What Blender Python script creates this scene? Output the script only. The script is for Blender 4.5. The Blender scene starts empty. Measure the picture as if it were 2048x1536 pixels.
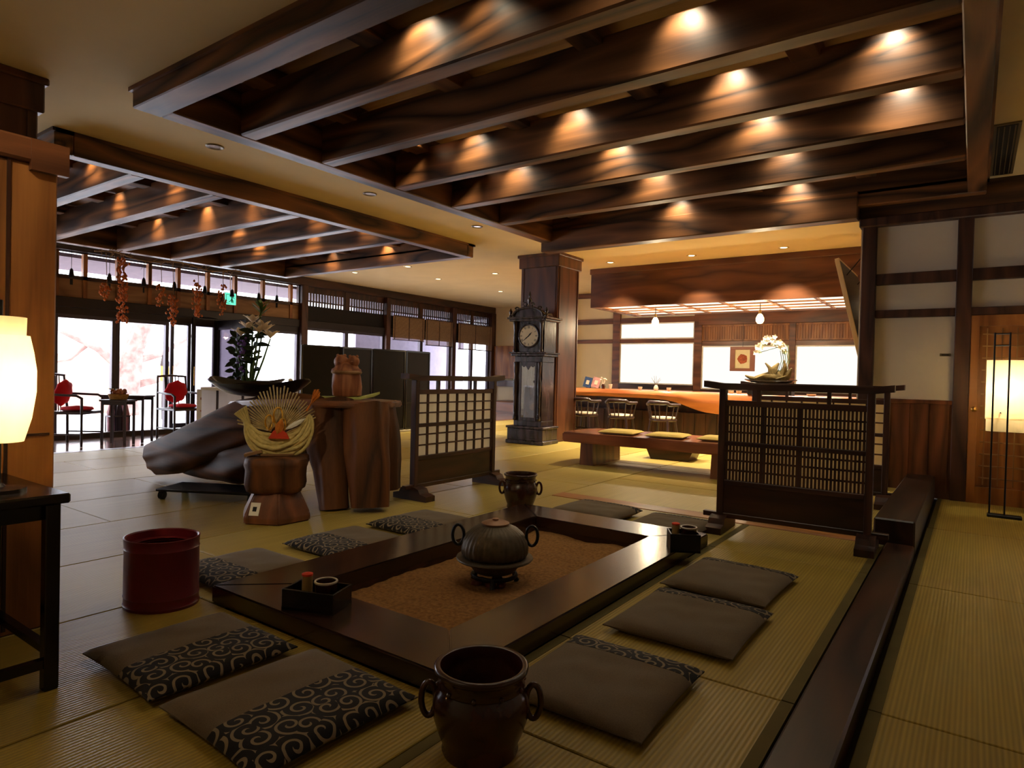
import bpy, bmesh, math, random
from mathutils import Vector, Matrix, Euler, noise as mnoise
random.seed(7)
PI = math.pi
SC = bpy.context.scene
COL = SC.collection

# ------------------------------------------------------------------ helpers
class MB:
    """collects shapes into one mesh"""
    def __init__(s):
        s.bm = bmesh.new()
        s.mi = 0
    def _mat(s, faces):
        for f in faces: f.material_index = s.mi
    def obox(s, c, size, rot=None, bev=0.0):
        r = bmesh.ops.create_cube(s.bm, size=1.0)
        vs = r['verts']
        M = Matrix.Translation(Vector(c))
        if rot is not None:
            M = M @ (rot.to_4x4() if isinstance(rot, Matrix) else Euler(rot).to_matrix().to_4x4())
        M = M @ Matrix.Diagonal((size[0], size[1], size[2], 1.0))
        bmesh.ops.transform(s.bm, matrix=M, verts=vs)
        fs = set(f for v in vs for f in v.link_faces)
        s._mat(fs)
        if bev > 0:
            es = set(e for v in vs for e in v.link_edges)
            rr = bmesh.ops.bevel(s.bm, geom=list(es), offset=bev, segments=1, affect='EDGES', clamp_overlap=True)
            s._mat(rr['faces'])
        return s
    def box(s, x0, y0, z0, x1, y1, z1, bev=0.0):
        return s.obox(((x0+x1)/2, (y0+y1)/2, (z0+z1)/2), (abs(x1-x0), abs(y1-y0), abs(z1-z0)), None, bev)
    def face(s, pts):
        f = s.bm.faces.new([s.bm.verts.new(p) for p in pts]); f.material_index = s.mi
        return s
    def prism(s, poly, a, b, axis='z'):
        """polygon (2d) swept along axis from a to b"""
        def m(p, t):
            if axis == 'z': return (p[0], p[1], t)
            if axis == 'y': return (p[0], t, p[1])
            return (t, p[0], p[1])
        A = [s.bm.verts.new(m(p, a)) for p in poly]
        B = [s.bm.verts.new(m(p, b)) for p in poly]
        n = len(poly); fs = [s.bm.faces.new(A[::-1]), s.bm.faces.new(B)]
        for i in range(n):
            fs.append(s.bm.faces.new((A[i], A[(i+1) % n], B[(i+1) % n], B[i])))
        s._mat(fs)
        bmesh.ops.recalc_face_normals(s.bm, faces=fs)
        return s
    def ring_loft(s, rings, cap=True, closed=False):
        R = [[s.bm.verts.new(p) for p in r] for r in rings]
        n = len(R[0]); fs = []
        m = len(R)
        for i in range(m if closed else m-1):
            a, b = R[i], R[(i+1) % m]
            for j in range(n):
                fs.append(s.bm.faces.new((a[j], a[(j+1) % n], b[(j+1) % n], b[j])))
        if cap and not closed:
            fs.append(s.bm.faces.new(R[0][::-1])); fs.append(s.bm.faces.new(R[-1]))
        s._mat(fs)
        bmesh.ops.recalc_face_normals(s.bm, faces=fs)
        return s
    def lathe(s, prof, n=24, c=(0, 0, 0), cap=True, sx=1.0, sy=1.0, wob=None):
        rings = []
        for r, z in prof:
            ring = []
            for k in range(n):
                a = 2*PI*k/n
                rr = max(r, 1e-4) * (wob(a, z) if wob else 1)
                ring.append((c[0]+sx*rr*math.cos(a), c[1]+sy*rr*math.sin(a), c[2]+z))
            rings.append(ring)
        return s.ring_loft(rings, cap)
    def cyl(s, p0, p1, r0, r1=None, n=12):
        return s.tube([p0, p1], [r0, r0 if r1 is None else r1], n)
    def tube(s, pts, r, n=8, closed=False, flat=None):
        pts = [Vector(p) for p in pts]; m = len(pts)
        if not isinstance(r, (list, tuple)): r = [r]*m
        rings = []; prev = None
        for i, p in enumerate(pts):
            if closed: t = pts[(i+1) % m]-pts[i-1]
            else: t = pts[min(i+1, m-1)]-pts[max(i-1, 0)]
            t.normalize()
            if prev is None:
                up = Vector((0, 0, 1)) if abs(t.z) < 0.9 else Vector((1, 0, 0))
                u = t.cross(up).normalized()
            else:
                u = (prev - t*prev.dot(t)).normalized()
            prev = u; v = t.cross(u)
            k = flat if flat else 1.0
            rings.append([p + r[i]*(math.cos(2*PI*j/n)*u + k*math.sin(2*PI*j/n)*v) for j in range(n)])
        return s.ring_loft(rings, True, closed)
    def sph(s, c, r, sc=(1, 1, 1), n=12):
        res = bmesh.ops.create_uvsphere(s.bm, u_segments=n, v_segments=max(6, n*2//3), radius=r)
        vs = res['verts']
        bmesh.ops.transform(s.bm, matrix=Matrix.Translation(Vector(c)) @ Matrix.Diagonal((sc[0], sc[1], sc[2], 1)), verts=vs)
        s._mat(set(f for v in vs for f in v.link_faces))
        return s
    def leaf(s, p, d, L, w, up=(0, 0, 1), droop=0.2):
        """a curved leaf with thickness-free blade made of a few quads on both sides of a midrib"""
        d = Vector(d).normalized(); up = Vector(up)
        side = d.cross(up)
        if side.length < 1e-3: side = Vector((1, 0, 0))
        side.normalize(); nn = side.cross(d)
        rows = []
        for t, ww in ((0, .12), (.25, .8), (.5, 1), (.75, .7), (1, .03)):
            c = Vector(p) + d*L*t - Vector((0, 0, 1))*droop*L*t*t
            rows.append([s.bm.verts.new(c - side*w*ww/2 + nn*w*.12), s.bm.verts.new(c), s.bm.verts.new(c + side*w*ww/2 + nn*w*.12)])
        for a, b in zip(rows[:-1], rows[1:]):
            for j in range(2):
                f = s.bm.faces.new((a[j], a[j+1], b[j+1], b[j])); f.material_index = s.mi
        return s
    def build(s, name, mats, parent=None, smooth=None, loc=None, rz=0.0):
        me = bpy.data.meshes.new(name)
        s.bm.normal_update()
        s.bm.to_mesh(me); s.bm.free()
        if not isinstance(mats, (list, tuple)): mats = [mats]
        for m in mats: me.materials.append(m)
        if smooth is not None:
            me.polygons.foreach_set('use_smooth', [True]*len(me.polygons))
            try: me.set_sharp_from_angle(angle=math.radians(smooth))
            except Exception: pass
        me.update()
        o = bpy.data.objects.new(name, me); COL.objects.link(o)
        if parent is not None: o.parent = parent
        if loc is not None: o.location = loc
        if rz: o.rotation_euler = (0, 0, rz)
        return o

def tag(o, label, cat, group=None, kind=None):
    if label: o['label'] = label
    if cat: o['category'] = cat
    if group: o['group'] = group
    if kind: o['kind'] = kind
    return o
def thing(name, label, cat, loc=(0, 0, 0), rz=0.0, group=None):
    o = bpy.data.objects.new(name, None); COL.objects.link(o)
    o.empty_display_size = 0.05
    o.location = loc; o.rotation_euler = (0, 0, rz)
    return tag(o, label, cat, group)
def struct(name, mb, mats, smooth=None, parent=None):
    o = mb.build(name, mats, parent, smooth)
    if parent is None: o['kind'] = 'structure'
    return o
def struct_root(name, loc=(0, 0, 0)):
    o = bpy.data.objects.new(name, None); COL.objects.link(o); o.location = loc
    o['kind'] = 'structure'
    return o
def kids(o): return [c for c in bpy.data.objects if c.parent == o]
def dup(root, loc, rz, label, group=None):
    def cp(o, par):
        c = o.copy(); COL.objects.link(c)
        if par is not None: c.parent = par
        for ch in kids(o): cp(ch, c)
        return c
    r = cp(root, None)
    r.location = loc; r.rotation_euler = (0, 0, rz)
    r['label'] = label
    if group: r['group'] = group
    return r

# ------------------------------------------------------------------ materials
def lin(c):
    return tuple((x/12.92 if x <= .04045 else ((x+.055)/1.055)**2.4) for x in c)
def rgb(r, g, b):
    return lin((r/255, g/255, b/255)) + (1,)
class N:
    def __init__(s, name):
        s.m = bpy.data.materials.new(name); s.m.use_nodes = True
        s.t = s.m.node_tree; s.t.nodes.clear()
        s.out = s.t.nodes.new('ShaderNodeOutputMaterial')
    def n(s, typ, **kw):
        x = s.t.nodes.new(typ)
        for k, v in kw.items():
            if k in x.inputs: x.inputs[k].default_value = v
            else: setattr(x, k, v)
        return x
    def l(s, a, b): s.t.links.new(a, b)
    def math(s, op, a, b=None, c=None):
        x = s.t.nodes.new('ShaderNodeMath'); x.operation = op
        for i, v in enumerate((a, b, c)):
            if v is None: continue
            if isinstance(v, (int, float)): x.inputs[i].default_value = v
            else: s.l(v, x.inputs[i])
        return x.outputs[0]
    def coords(s, scale=(1, 1, 1), rot=(0, 0, 0)):
        tc = s.n('ShaderNodeTexCoord'); mp = s.n('ShaderNodeMapping')
        mp.inputs['Scale'].default_value = scale; mp.inputs['Rotation'].default_value = rot
        s.l(tc.outputs['Object'], mp.inputs['Vector'])
        return mp.outputs[0]
    def noise(s, vec, scale, detail=3, rough=.5, dist=0):
        x = s.n('ShaderNodeTexNoise'); x.inputs['Scale'].default_value = scale
        x.inputs['Detail'].default_value = detail; x.inputs['Roughness'].default_value = rough
        x.inputs['Distortion'].default_value = dist
        s.l(vec, x.inputs['Vector']); return x.outputs['Fac']
    def ramp(s, fac, stops):
        x = s.n('ShaderNodeValToRGB'); e = x.color_ramp.elements
        while len(e) < len(stops): e.new(.5)
        for i, (p, c) in enumerate(stops): e[i].position = p; e[i].color = c
        s.l(fac, x.inputs['Fac']); return x.outputs['Color']
    def mix(s, fac, a, b):
        x = s.n('ShaderNodeMix'); x.data_type = 'RGBA'
        for sock, v in ((x.inputs[0], fac), (x.inputs[6], a), (x.inputs[7], b)):
            if isinstance(v, (int, float, tuple)): sock.default_value = v
            else: s.l(v, sock)
        return x.outputs[2]
    def bump(s, h, strength=.3, dist=.01):
        x = s.n('ShaderNodeBump'); x.inputs['Strength'].default_value = strength
        x.inputs['Distance'].default_value = dist
        s.l(h, x.inputs['Height']); return x.outputs['Normal']
    def bsdf(s, color, rough=.5, spec=.5, metal=0, normal=None, trans=0, emis=None, estr=0, alpha=None, sheen=0, coat=0):
        b = s.n('ShaderNodeBsdfPrincipled')
        def st(k, v):
            if isinstance(v, (int, float, tuple)): b.inputs[k].default_value = v
            else: s.l(v, b.inputs[k])
        st('Base Color', color); st('Roughness', rough); st('Specular IOR Level', spec); st('Metallic', metal)
        if normal is not None: s.l(normal, b.inputs['Normal'])
        if trans: st('Transmission Weight', trans)
        if coat: st('Coat Weight', coat); st('Coat Roughness', .15)
        if emis is not None: st('Emission Color', emis); st('Emission Strength', estr)
        if sheen: st('Sheen Weight', sheen)
        s.l(b.outputs[0], s.out.inputs[0]); return b

def plain(name, c, rough=.6, spec=.4, metal=0, var=.08, vs=8, bump=0, coat=0):
    k = N(name); v = k.coords()
    n = k.noise(v, vs, 4)
    d = tuple(x*(1-var) for x in c[:3])+(1,); u = tuple(min(1, x*(1+var)) for x in c[:3])+(1,)
    col = k.ramp(n, [(.3, d), (.7, u)])
    nm = k.bump(n, bump, .01) if bump else None
    k.bsdf(col, rough, spec, metal, nm, coat=coat); return k.m

def wood(name, dark, light, axis='x', scale=1.0, rough=.35, spec=.5, rings=5.0, bump=.12, coat=0, fine=.35):
    """stretched noise contours: growth rings seen on sawn timber, plus fine pores"""
    k = N(name)
    st = {'x': (.22, 1.6, 1.6), 'y': (1.6, .22, 1.6), 'z': (1.6, 1.6, .22)}[axis]
    v = k.coords(tuple(q*scale for q in st))
    n = k.noise(v, 1.7, 2, .45, .25)
    ring = k.math('PINGPONG', k.math('MULTIPLY', n, rings*2.2), 1.0)
    st2 = {'x': (2, 60, 60), 'y': (60, 2, 60), 'z': (60, 60, 2)}[axis]
    f = k.noise(k.coords(tuple(q*scale for q in st2)), 1.5, 3, .6)
    t = k.math('ADD', k.math('MULTIPLY', ring, 1-fine), k.math('MULTIPLY', f, fine))
    mid = tuple((a+b)/2 for a, b in zip(dark[:3], light[:3]))+(1,)
    col = k.ramp(t, [(.1, dark), (.5, mid), (.9, light)])
    k.bsdf(col, rough, spec, 0, k.bump(t, bump, .004), coat=coat); return k.m

def emit(name, c, s):
    k = N(name); e = k.n('ShaderNodeEmission'); e.inputs[0].default_value = c; e.inputs[1].default_value = s
    k.l(e.outputs[0], k.out.inputs[0]); return k.m

def glass(name, tint=(1, 1, 1, 1), refl=.12):
    k = N(name); t = k.n('ShaderNodeBsdfTransparent'); t.inputs[0].default_value = tint
    g = k.n('ShaderNodeBsdfGlossy'); g.inputs['Roughness'].default_value = .02
    fr = k.n('ShaderNodeLayerWeight'); fr.inputs[0].default_value = .15
    m = k.n('ShaderNodeMixShader')
    k.l(k.math('MULTIPLY_ADD', fr.outputs['Fresnel'], .6, refl*.3), m.inputs[0])
    k.l(t.outputs[0], m.inputs[1]); k.l(g.outputs[0], m.inputs[2]); k.l(m.outputs[0], k.out.inputs[0])
    return k.m

def tatami(name, a, b):
    """rush mat: fine ribs that run along y"""
    k = N(name); tc = k.n('ShaderNodeTexCoord')
    sx = k.n('ShaderNodeSeparateXYZ'); k.l(tc.outputs['Object'], sx.inputs[0])
    rib = k.math('SINE', k.math('MULTIPLY', sx.outputs[0], 2*PI/.0155))
    rib = k.math('MULTIPLY_ADD', rib, .5, .5)
    n1 = k.noise(k.coords((60, 1.2, 1)), 1.2, 3)
    n2 = k.noise(k.coords((1, 1, 1)), .9, 3)
    t = k.math('ADD', k.math('MULTIPLY', n1, .55), k.math('MULTIPLY', n2, .45))
    col = k.ramp(t, [(.3, a), (.7, b)])
    dk = k.mix(k.math('MULTIPLY', k.math('SUBTRACT', 1.0, rib), .45), col, tuple(x*.45 for x in a[:3])+(1,))
    k.bsdf(dk, .42, .35, 0, k.bump(rib, .35, .003)); return k.m

def arabesque(name, ground, line, cell=13.0):
    """karakusa cloth: every cell of the print holds one curling tendril"""
    k = N(name); tc = k.n('ShaderNodeTexCoord')
    mp = k.n('ShaderNodeMapping'); k.l(tc.outputs['Object'], mp.inputs[0])
    mp.inputs['Scale'].default_value = (cell, cell, 0)
    vo = k.n('ShaderNodeTexVoronoi'); vo.voronoi_dimensions = '2D'; vo.feature = 'F1'
    vo.inputs['Scale'].default_value = 1.0; vo.inputs['Randomness'].default_value = .55
    k.l(mp.outputs[0], vo.inputs['Vector'])
    d = k.n('ShaderNodeVectorMath'); d.operation = 'SUBTRACT'
    k.l(mp.outputs[0], d.inputs[0]); k.l(vo.outputs['Position'], d.inputs[1])
    sp = k.n('ShaderNodeSeparateXYZ'); k.l(d.outputs[0], sp.inputs[0])
    ang = k.math('DIVIDE', k.math('ARCTAN2', sp.outputs[1], sp.outputs[0]), 2*PI)
    sc = k.n('ShaderNodeSeparateColor'); k.l(vo.outputs['Color'], sc.inputs[0])
    sgn = k.math('SUBTRACT', k.math('MULTIPLY', k.math('GREATER_THAN', sc.outputs[0], .5), 2.0), 1.0)
    ang = k.math('MULTIPLY', ang, sgn)
    ph = k.math('FRACT', k.math('ADD', k.math('ADD', ang, k.math('MULTIPLY', vo.outputs['Distance'], 2.6)), sc.outputs[1]))
    lineM = k.math('LESS_THAN', k.math('ABSOLUTE', k.math('SUBTRACT', ph, .5)), .15)
    far = k.math('GREATER_THAN', vo.outputs['Distance'], .08)
    m = k.math('MULTIPLY', lineM, far)
    fn = k.noise(k.coords((300, 300, 300)), 1.0, 2)
    col = k.mix(m, ground, line)
    k.bsdf(col, .85, .2, 0, k.bump(fn, .15, .002), sheen=.1); return k.m

def cloth(name, c, scale=260, rough=.9, var=.25):
    k = N(name); v = k.coords((scale, scale, scale))
    f = k.noise(v, 1.0, 2); g = k.noise(k.coords(), 4, 3)
    t = k.math('ADD', k.math('MULTIPLY', f, .6), k.math('MULTIPLY', g, .4))
    d = tuple(x*(1-var) for x in c[:3])+(1,); u = tuple(min(1, x*(1+var)) for x in c[:3])+(1,)
    k.bsdf(k.ramp(t, [(.3, d), (.7, u)]), rough, .2, 0, k.bump(f, .2, .002), sheen=.15); return k.m

def plaster(name, c, rough=.85, streak=.06):
    k = N(name); n = k.noise(k.coords((1, 1, 1)), 2.0, 5); f = k.noise(k.coords((120, 120, 120)), 1, 3)
    d = tuple(x*(1-streak) for x in c[:3])+(1,)
    k.bsdf(k.ramp(n, [(.35, d), (.65, c)]), rough, .2, 0, k.bump(f, .1, .003)); return k.m

M = {}
DK, LT = rgb(38, 20, 11), rgb(104, 62, 34)
for ax in 'xyz':
    M['beam'+ax] = wood('beam_timber_'+ax, rgb(38, 22, 12), rgb(136, 90, 53), ax, .9, .42, .4, 6, .2, 0, .26)
    M['dark'+ax] = wood('dark_stained_wood_'+ax, rgb(30, 15, 10), rgb(74, 42, 26), ax, 1.3, .35, .5, 5, .12)
    M['frame'+ax] = wood('post_timber_'+ax, rgb(44, 24, 18), rgb(86, 54, 40), ax, 1.4, .45, .4, 5, .12)
    M['red'+ax] = wood('red_brown_wood_'+ax, rgb(70, 38, 22), rgb(132, 80, 48), ax, 1.2, .35, .5, 5, .1)
    M['honey'+ax] = wood('honey_wood_'+ax, rgb(110, 64, 28), rgb(172, 112, 58), ax, 1.2, .4, .4, 5, .1)
    M['tan'+ax] = wood('tan_board_'+ax, rgb(118, 82, 48), rgb(166, 124, 80), ax, 1.2, .5, .35, 4, .08)
M['lacquery'] = wood('dark_kerb_wood', rgb(24, 13, 9), rgb(58, 34, 22), 'y', 1.3, .4, .4, 5, .1)
M['slab'] = wood('counter_slab_wood', rgb(142, 74, 38), rgb(202, 124, 70), 'x', .8, .3, .5, 5, .08)
M['bench'] = wood('bench_plank_wood', rgb(96, 48, 26), rgb(156, 92, 58), 'x', .9, .18, .6, 5, .08)
M['root'] = wood('old_root_wood', rgb(44, 25, 13), rgb(118, 72, 38), 'z', 1.0, .62, .25, 5, .4)
M['rootx'] = wood('old_root_wood_lying', rgb(44, 25, 13), rgb(118, 72, 38), 'x', 1.0, .62, .25, 5, .4)
M['hood'] = wood('hood_board_wood', rgb(66, 36, 22), rgb(118, 72, 44), 'x', 1.0, .4, .4, 5, .1)
M['colz'] = wood('column_panel_wood', rgb(58, 32, 22), rgb(104, 62, 42), 'z', 1.2, .38, .45, 4, .08)
M['lacquer'] = plain('black_lacquer', rgb(20, 13, 12), .2, .5, 0, .15)
M['blackwood'] = plain('black_painted_wood', rgb(20, 12, 11), .5, .25, 0, .2)
M['hearth'] = wood('hearth_frame_wood', rgb(27, 13, 8), rgb(56, 30, 19), 'y', 1.4, .22, .55, 5, .06, .3)
M['hearthx'] = wood('hearth_frame_wood_cross', rgb(27, 13, 8), rgb(56, 30, 19), 'x', 1.4, .22, .55, 5, .06, .3)
M['ceiling'] = plaster('ceiling_plaster', rgb(222, 198, 148))
M['wallw'] = plaster('wall_plaster_white', rgb(214, 200, 176))
M['wallc'] = plaster('wall_plaster_cream', rgb(226, 208, 172))
M['tatami'] = tatami('tatami_rush', rgb(164, 141, 66), rgb(196, 171, 90))
M['tatami2'] = tatami('tatami_rush_worn', rgb(154, 128, 50), rgb(184, 156, 70))
M['heri'] = plain('tatami_border_cloth', rgb(96, 84, 44), .8, .2)
M['seam'] = plain('tatami_seam_dark_base', rgb(40, 32, 18), .9, .1)  # dark base below the mats, seen through the seams
M['lobby'] = wood('lobby_floor_wood', rgb(96, 70, 62), rgb(140, 108, 96), 'y', 1, .12, .6, 4, .03)
M['stone'] = plain('entry_floor_stone', rgb(120, 110, 110), .2, .5, 0, .15, 20)
M['sand'] = plain('hearth_ash_sand', rgb(140, 100, 58), .95, .1, 0, .3, 60, .6)
M['cushion'] = cloth('cushion_cloth', rgb(98, 82, 60))
M['karakusa'] = arabesque('cushion_arabesque_cloth', rgb(22, 18, 20), rgb(128, 112, 88), 13.0)
M['goldcush'] = cloth('gold_cushion_cloth', rgb(188, 160, 74), 120)
M['maroon'] = plain('maroon_lacquer', rgb(96, 18, 28), .35, .45, 0, .1)
M['jar'] = plain('brown_glaze', rgb(58, 26, 15), .22, .6, 0, .5, 6, .05)
M['iron'] = plain('cast_iron', rgb(88, 76, 58), .5, .4, .4, .25, 30, .2)
M['ironlid'] = plain('kettle_lid_metal', rgb(150, 112, 84), .4, .5, .5)
M['black'] = plain('black_metal', rgb(18, 16, 17), .4, .4, .2)
M['cane'] = plain('bamboo_cane', rgb(150, 120, 70), .5, .3)
M['ceramic'] = plain('pale_ceramic', rgb(206, 194, 172), .25, .5)
M['straw'] = plain('rice_straw', rgb(206, 184, 116), .8, .2, 0, .15, 40, .2)
M['stick'] = plain('thin_reed', rgb(180, 156, 106), .7, .2, 0, .3, 30)
M['orange'] = plain('orange_fibre', rgb(208, 122, 44), .7, .2, 0, .3, 20)
M['gold'] = plain('gold_cord', rgb(214, 160, 52), .4, .5, .3)
M['redpaper'] = plain('vermilion_paper', rgb(214, 70, 40), .7, .2)
M['whitepaper'] = plain('white_paper', rgb(240, 232, 214), .7, .2, 0, .03)
M['redcush'] = cloth('red_cushion_cloth', rgb(206, 24, 40))
M['chairw'] = plain('dark_chair_lacquer', rgb(52, 34, 34), .3, .5)
M['husk'] = plain('dried_orange_husk', rgb(190, 104, 44), .7, .2, 0, .4, 20)
M['vine'] = plain('dry_vine', rgb(150, 120, 84), .8, .2, 0, .3, 20)
M['leafg'] = plain('green_leaf', rgb(74, 104, 44), .5, .3, 0, .3, 10)
M['leafd'] = plain('dark_green_leaf', rgb(40, 58, 34), .5, .3, 0, .3, 10)
M['lily'] = plain('pale_lily_petal', rgb(238, 220, 196), .5, .3)
M['purple'] = plain('purple_blossom', rgb(112, 84, 168), .6, .3)
M['clay'] = wood('carved_wood_figure', rgb(112, 62, 38), rgb(176, 112, 72), 'z', 2.5, .55, .3, 5, .5)
M['boardleaf'] = plain('pale_green_board', rgb(176, 178, 96), .5, .3, 0, .2, 10)
M['clock'] = wood('ebonised_clock_wood', rgb(30, 22, 25), rgb(72, 58, 64), 'z', 2, .24, .6, 4, .05, .08)
M['dial'] = plain('clock_dial_enamel', rgb(226, 210, 170), .35, .4, 0, .04)
M['brass'] = plain('polished_brass', rgb(206, 160, 86), .25, .6, .9)
M['glass'] = glass('window_glass', (1, 1, 1, 1), .1)
M['glassd'] = glass('tinted_door_glass', (.45, .42, .46, 1), .25)
M['glassc'] = glass('clock_glass', (.95, .95, .95, 1), .9)
M['hoodlitwood'] = wood('hoodlit_frame_wood', rgb(176, 148, 104), rgb(214, 190, 146), 'z', 1, .5, .3, 4, .05)  # plaque frame: brightness from the hood light is put into this pale colour
M['alu'] = plain('window_frame_metal', rgb(72, 66, 74), .3, .5, .6)
M['alud'] = plain('dark_lintel_metal', rgb(44, 36, 34), .35, .5, .4)
def transl(name, c, t=.5, e=None):
    k = N(name); n = k.noise(k.coords((30, 30, 3)), 1, 4)
    col = k.ramp(n, [(.3, tuple(x*.94 for x in c[:3])+(1,)), (.7, c)])
    d = k.n('ShaderNodeBsdfDiffuse'); tr = k.n('ShaderNodeBsdfTranslucent'); m = k.n('ShaderNodeMixShader'); m.inputs[0].default_value = t
    k.l(col, d.inputs[0]); k.l(col, tr.inputs[0]); k.l(d.outputs[0], m.inputs[1]); k.l(tr.outputs[0], m.inputs[2]); k.l(m.outputs[0], k.out.inputs[0])
    return k.m
M['shojip'] = transl('shoji_paper', rgb(250, 238, 208), .7)
M['skirt'] = transl('white_cloth', rgb(244, 240, 240), .6)
M['picframe'] = plain('picture_frame_wood', rgb(150, 92, 66), .4, .4)
M['picmat'] = plain('picture_cream_paper', rgb(238, 222, 170), .7, .2)
M['picdisc'] = plain('picture_red_disc', rgb(178, 92, 56), .7, .2, 0, .4, 30)
M['white'] = plain('white_enamel', rgb(236, 230, 226), .4, .4, 0, .03)
M['snow'] = plain('snow_ground', rgb(244, 242, 244), .9, .1, 0, .04, 3)
M['bark'] = plain('tree_bark', rgb(150, 120, 112), .9, .1, 0, .3, 6, .4)
M['hedge'] = plain('garden_wall', rgb(196, 160, 140), .9, .1)
M['yellow'] = plain('yellow_paint', rgb(236, 180, 50), .6, .3)
M['pink'] = plain('pink_grey_cloth', rgb(190, 140, 150), .7, .2, 0, .3, 8)
M['blue'] = plain('blue_print_card', rgb(48, 70, 110), .5, .3, 0, .3, 20)
M['rose'] = plain('rose_print_card', rgb(180, 130, 128), .5, .3, 0, .3, 20)
M['drift'] = plain('mossy_driftwood', rgb(92, 78, 46), .8, .2, 0, .5, 12, .5)
M['orchid'] = plain('white_orchid', rgb(246, 242, 232), .6, .3, 0, .03)
M['wicker'] = plain('wicker', rgb(170, 130, 70), .7, .2, 0, .3, 60, .4)
M['sudare'] = plain('sudare_reed', rgb(150, 122, 96), .7, .2, 0, .25, 40, .2)
M['grey'] = plain('grey_outside_render', rgb(150, 140, 158), .8, .2)
M['soffit'] = plain('soffit_board', rgb(104, 88, 96), .8, .2)
M['ember'] = plain('charcoal_ember', rgb(120, 70, 60), .9, .1, 0, .5, 20)
M['steel'] = plain('vent_metal', rgb(120, 104, 74), .4, .5, .5)
M['tin'] = plain('downlight_ring', rgb(196, 176, 140), .35, .5, .3)
M['lampoff'] = plain('unlit_lamp_glass', rgb(170, 150, 110), .2, .5)
M['shoji_lit'] = emit('daylit_paper_screen', lin((1, .97, .93))+(1,), .5)
M['lampon'] = emit('lamp_filament_glow', lin((1, .86, .6))+(1,), 10)
M['spotlens'] = emit('spot_lens', lin((1, .88, .62))+(1,), 6)
M['hoodglow'] = emit('hood_light_panel', lin((1, .90, .76))+(1,), .95)
M['exitm'] = emit('exit_sign_face', lin((.45, 1, .82))+(1,), .5)
def lampshade(name, c, s):
    k = N(name); n = k.noise(k.coords((30, 30, 3)), 1, 4); g = k.noise(k.coords(), 6, 3)
    col = k.ramp(g, [(.3, tuple(x*.86 for x in c[:3])+(1,)), (.7, c)])
    k.bsdf(rgb(230, 210, 170), .8, .2, 0, k.bump(n, .2, .002), emis=col, estr=s); return k.m
M['shade'] = transl('lit_paper_shade', rgb(255, 246, 220), .75)
M['shader'] = transl('lit_paper_shade_floor', rgb(255, 246, 222), .75)
# ================================================================== SETTING
ZC = 3.036            # plaster ceiling
# ---- tatami floor: single mesh, mats are its pattern
def mats_floor():
    m = MB()
    def mat_rect(x0, y0, x1, y1, z, mi, heri=False):
        g = .009 if y0 > 5 else .004
        m.mi = mi
        m.box(x0+g, y0+g, z-.05, x1-g, y1-g, z, .003)
        if heri:
            m.mi = 2
            m.box(x0+g, y0+g, z-.03, x0+.045, y1-g, z+.0015)
            m.box(x1-.045, y0+g, z-.03, x1-g, y1-g, z+.0015)
    xs = [-8.86, -8.08, -7.287, -6.464, -5.669, -4.777, -3.892, -3.042]
    for i, (a, b) in enumerate(zip(xs[:-1], xs[1:])):
        y = -1.6 + (0.9 if i % 2 else 0)
        if i % 2: mat_rect(a, -1.6, b, -.7, 0, 0)
        while y < 13.4:
            mat_rect(a, y, b, min(y+1.8, 13.6), 0, i % 2)
            y += 1.8
    # hearth bay
    for a, b in ((-3.042, -2.171), (-2.171, -1.277), (-1.277, -.45)):
        mat_rect(a, -1.6, b, .55, 0, 0, a > -1.5)
        mat_rect(a, .55, b, 1.6, 0, 1, a > -1.5)
    mat_rect(-3.042, 1.6, -2.80, 4.11, 0, 0)
    mat_rect(-2.80, 1.6, -1.36, 4.11, -.10, 1)
    mat_rect(-1.36, 1.6, -.45, 2.285, 0, 1, True)
    mat_rect(-1.36, 2.285, -.45, 4.11, 0, 1, True)
    mat_rect(-3.042, 4.11, -1.36, 4.9, 0, 0)
    mat_rect(-1.36, 4.11, -.45, 4.9, 0, 1, True)
    # beyond the pale threshold
    ys = [5.1, 6.2, 7.26, 8.2, 9.1, 10.0, 11.0, 12.0, 13.6]
    for i, (a, b) in enumerate(zip(ys[:-1], ys[1:])):
        off = .9 if i % 2 else 0
        x = -3.042
        while x < -.57:
            x1 = min(x+1.75, -.56)
            mat_rect(x, a, x1, b, 0, i % 2); x = x1
    # corridor, one low step down
    yc = [-1.6, .78, 2.535, 4.285, 6.05, 7.8]
    for a, b in zip(yc[:-1], yc[1:]):
        mat_rect(-.27, a, .63, b, -.06, 1, True)
        mat_rect(.63, a, 1.6, b, -.06, 1, True)
    m.mi = 3
    m.box(-8.86, -1.6, -.3, -.27, 13.6, -.16)
    m.box(-8.86, -1.6, -.2, -2.81, 13.6, -.012)
    m.box(-1.35, -1.6, -.2, -.45, 13.6, -.012)
    m.box(-2.81, 4.12, -.2, -1.35, 13.6, -.012); m.box(-2.81, -1.6, -.2, -1.35, 1.59, -.012)
    m.box(-.3, -1.6, -.3, 1.6, 7.8, -.072)
    return m
struct('floor', mats_floor(), [M['tatami'], M['tatami2'], M['heri'], M['seam']])
m = MB(); m.box(-10.45, -1.6, -.2, -8.865, 15.3, -.004)
struct('floor_lobby', m, M['lobby'])
m = MB(); m.box(-11.9, -1.6, -.4, -10.45, 15.3, -.17)
struct('floor_entry', m, M['stone'])
m = MB(); m.box(-10.60, 1.5, -.2, -10.46, 5.6, .07, .01)
struct('baseboard_entry', m, M['darky'])
m = MB(); m.box(-9.0, -1.6, -.05, -8.86, 13.6, .002, .003)
struct('trim_1', m, M['redy'])
m = MB(); m.box(-3.04, 4.905, -.05, -.56, 5.095, .004, .003)          # pale threshold board below the screens
struct('trim_2', m, M['honeyx'])
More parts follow.
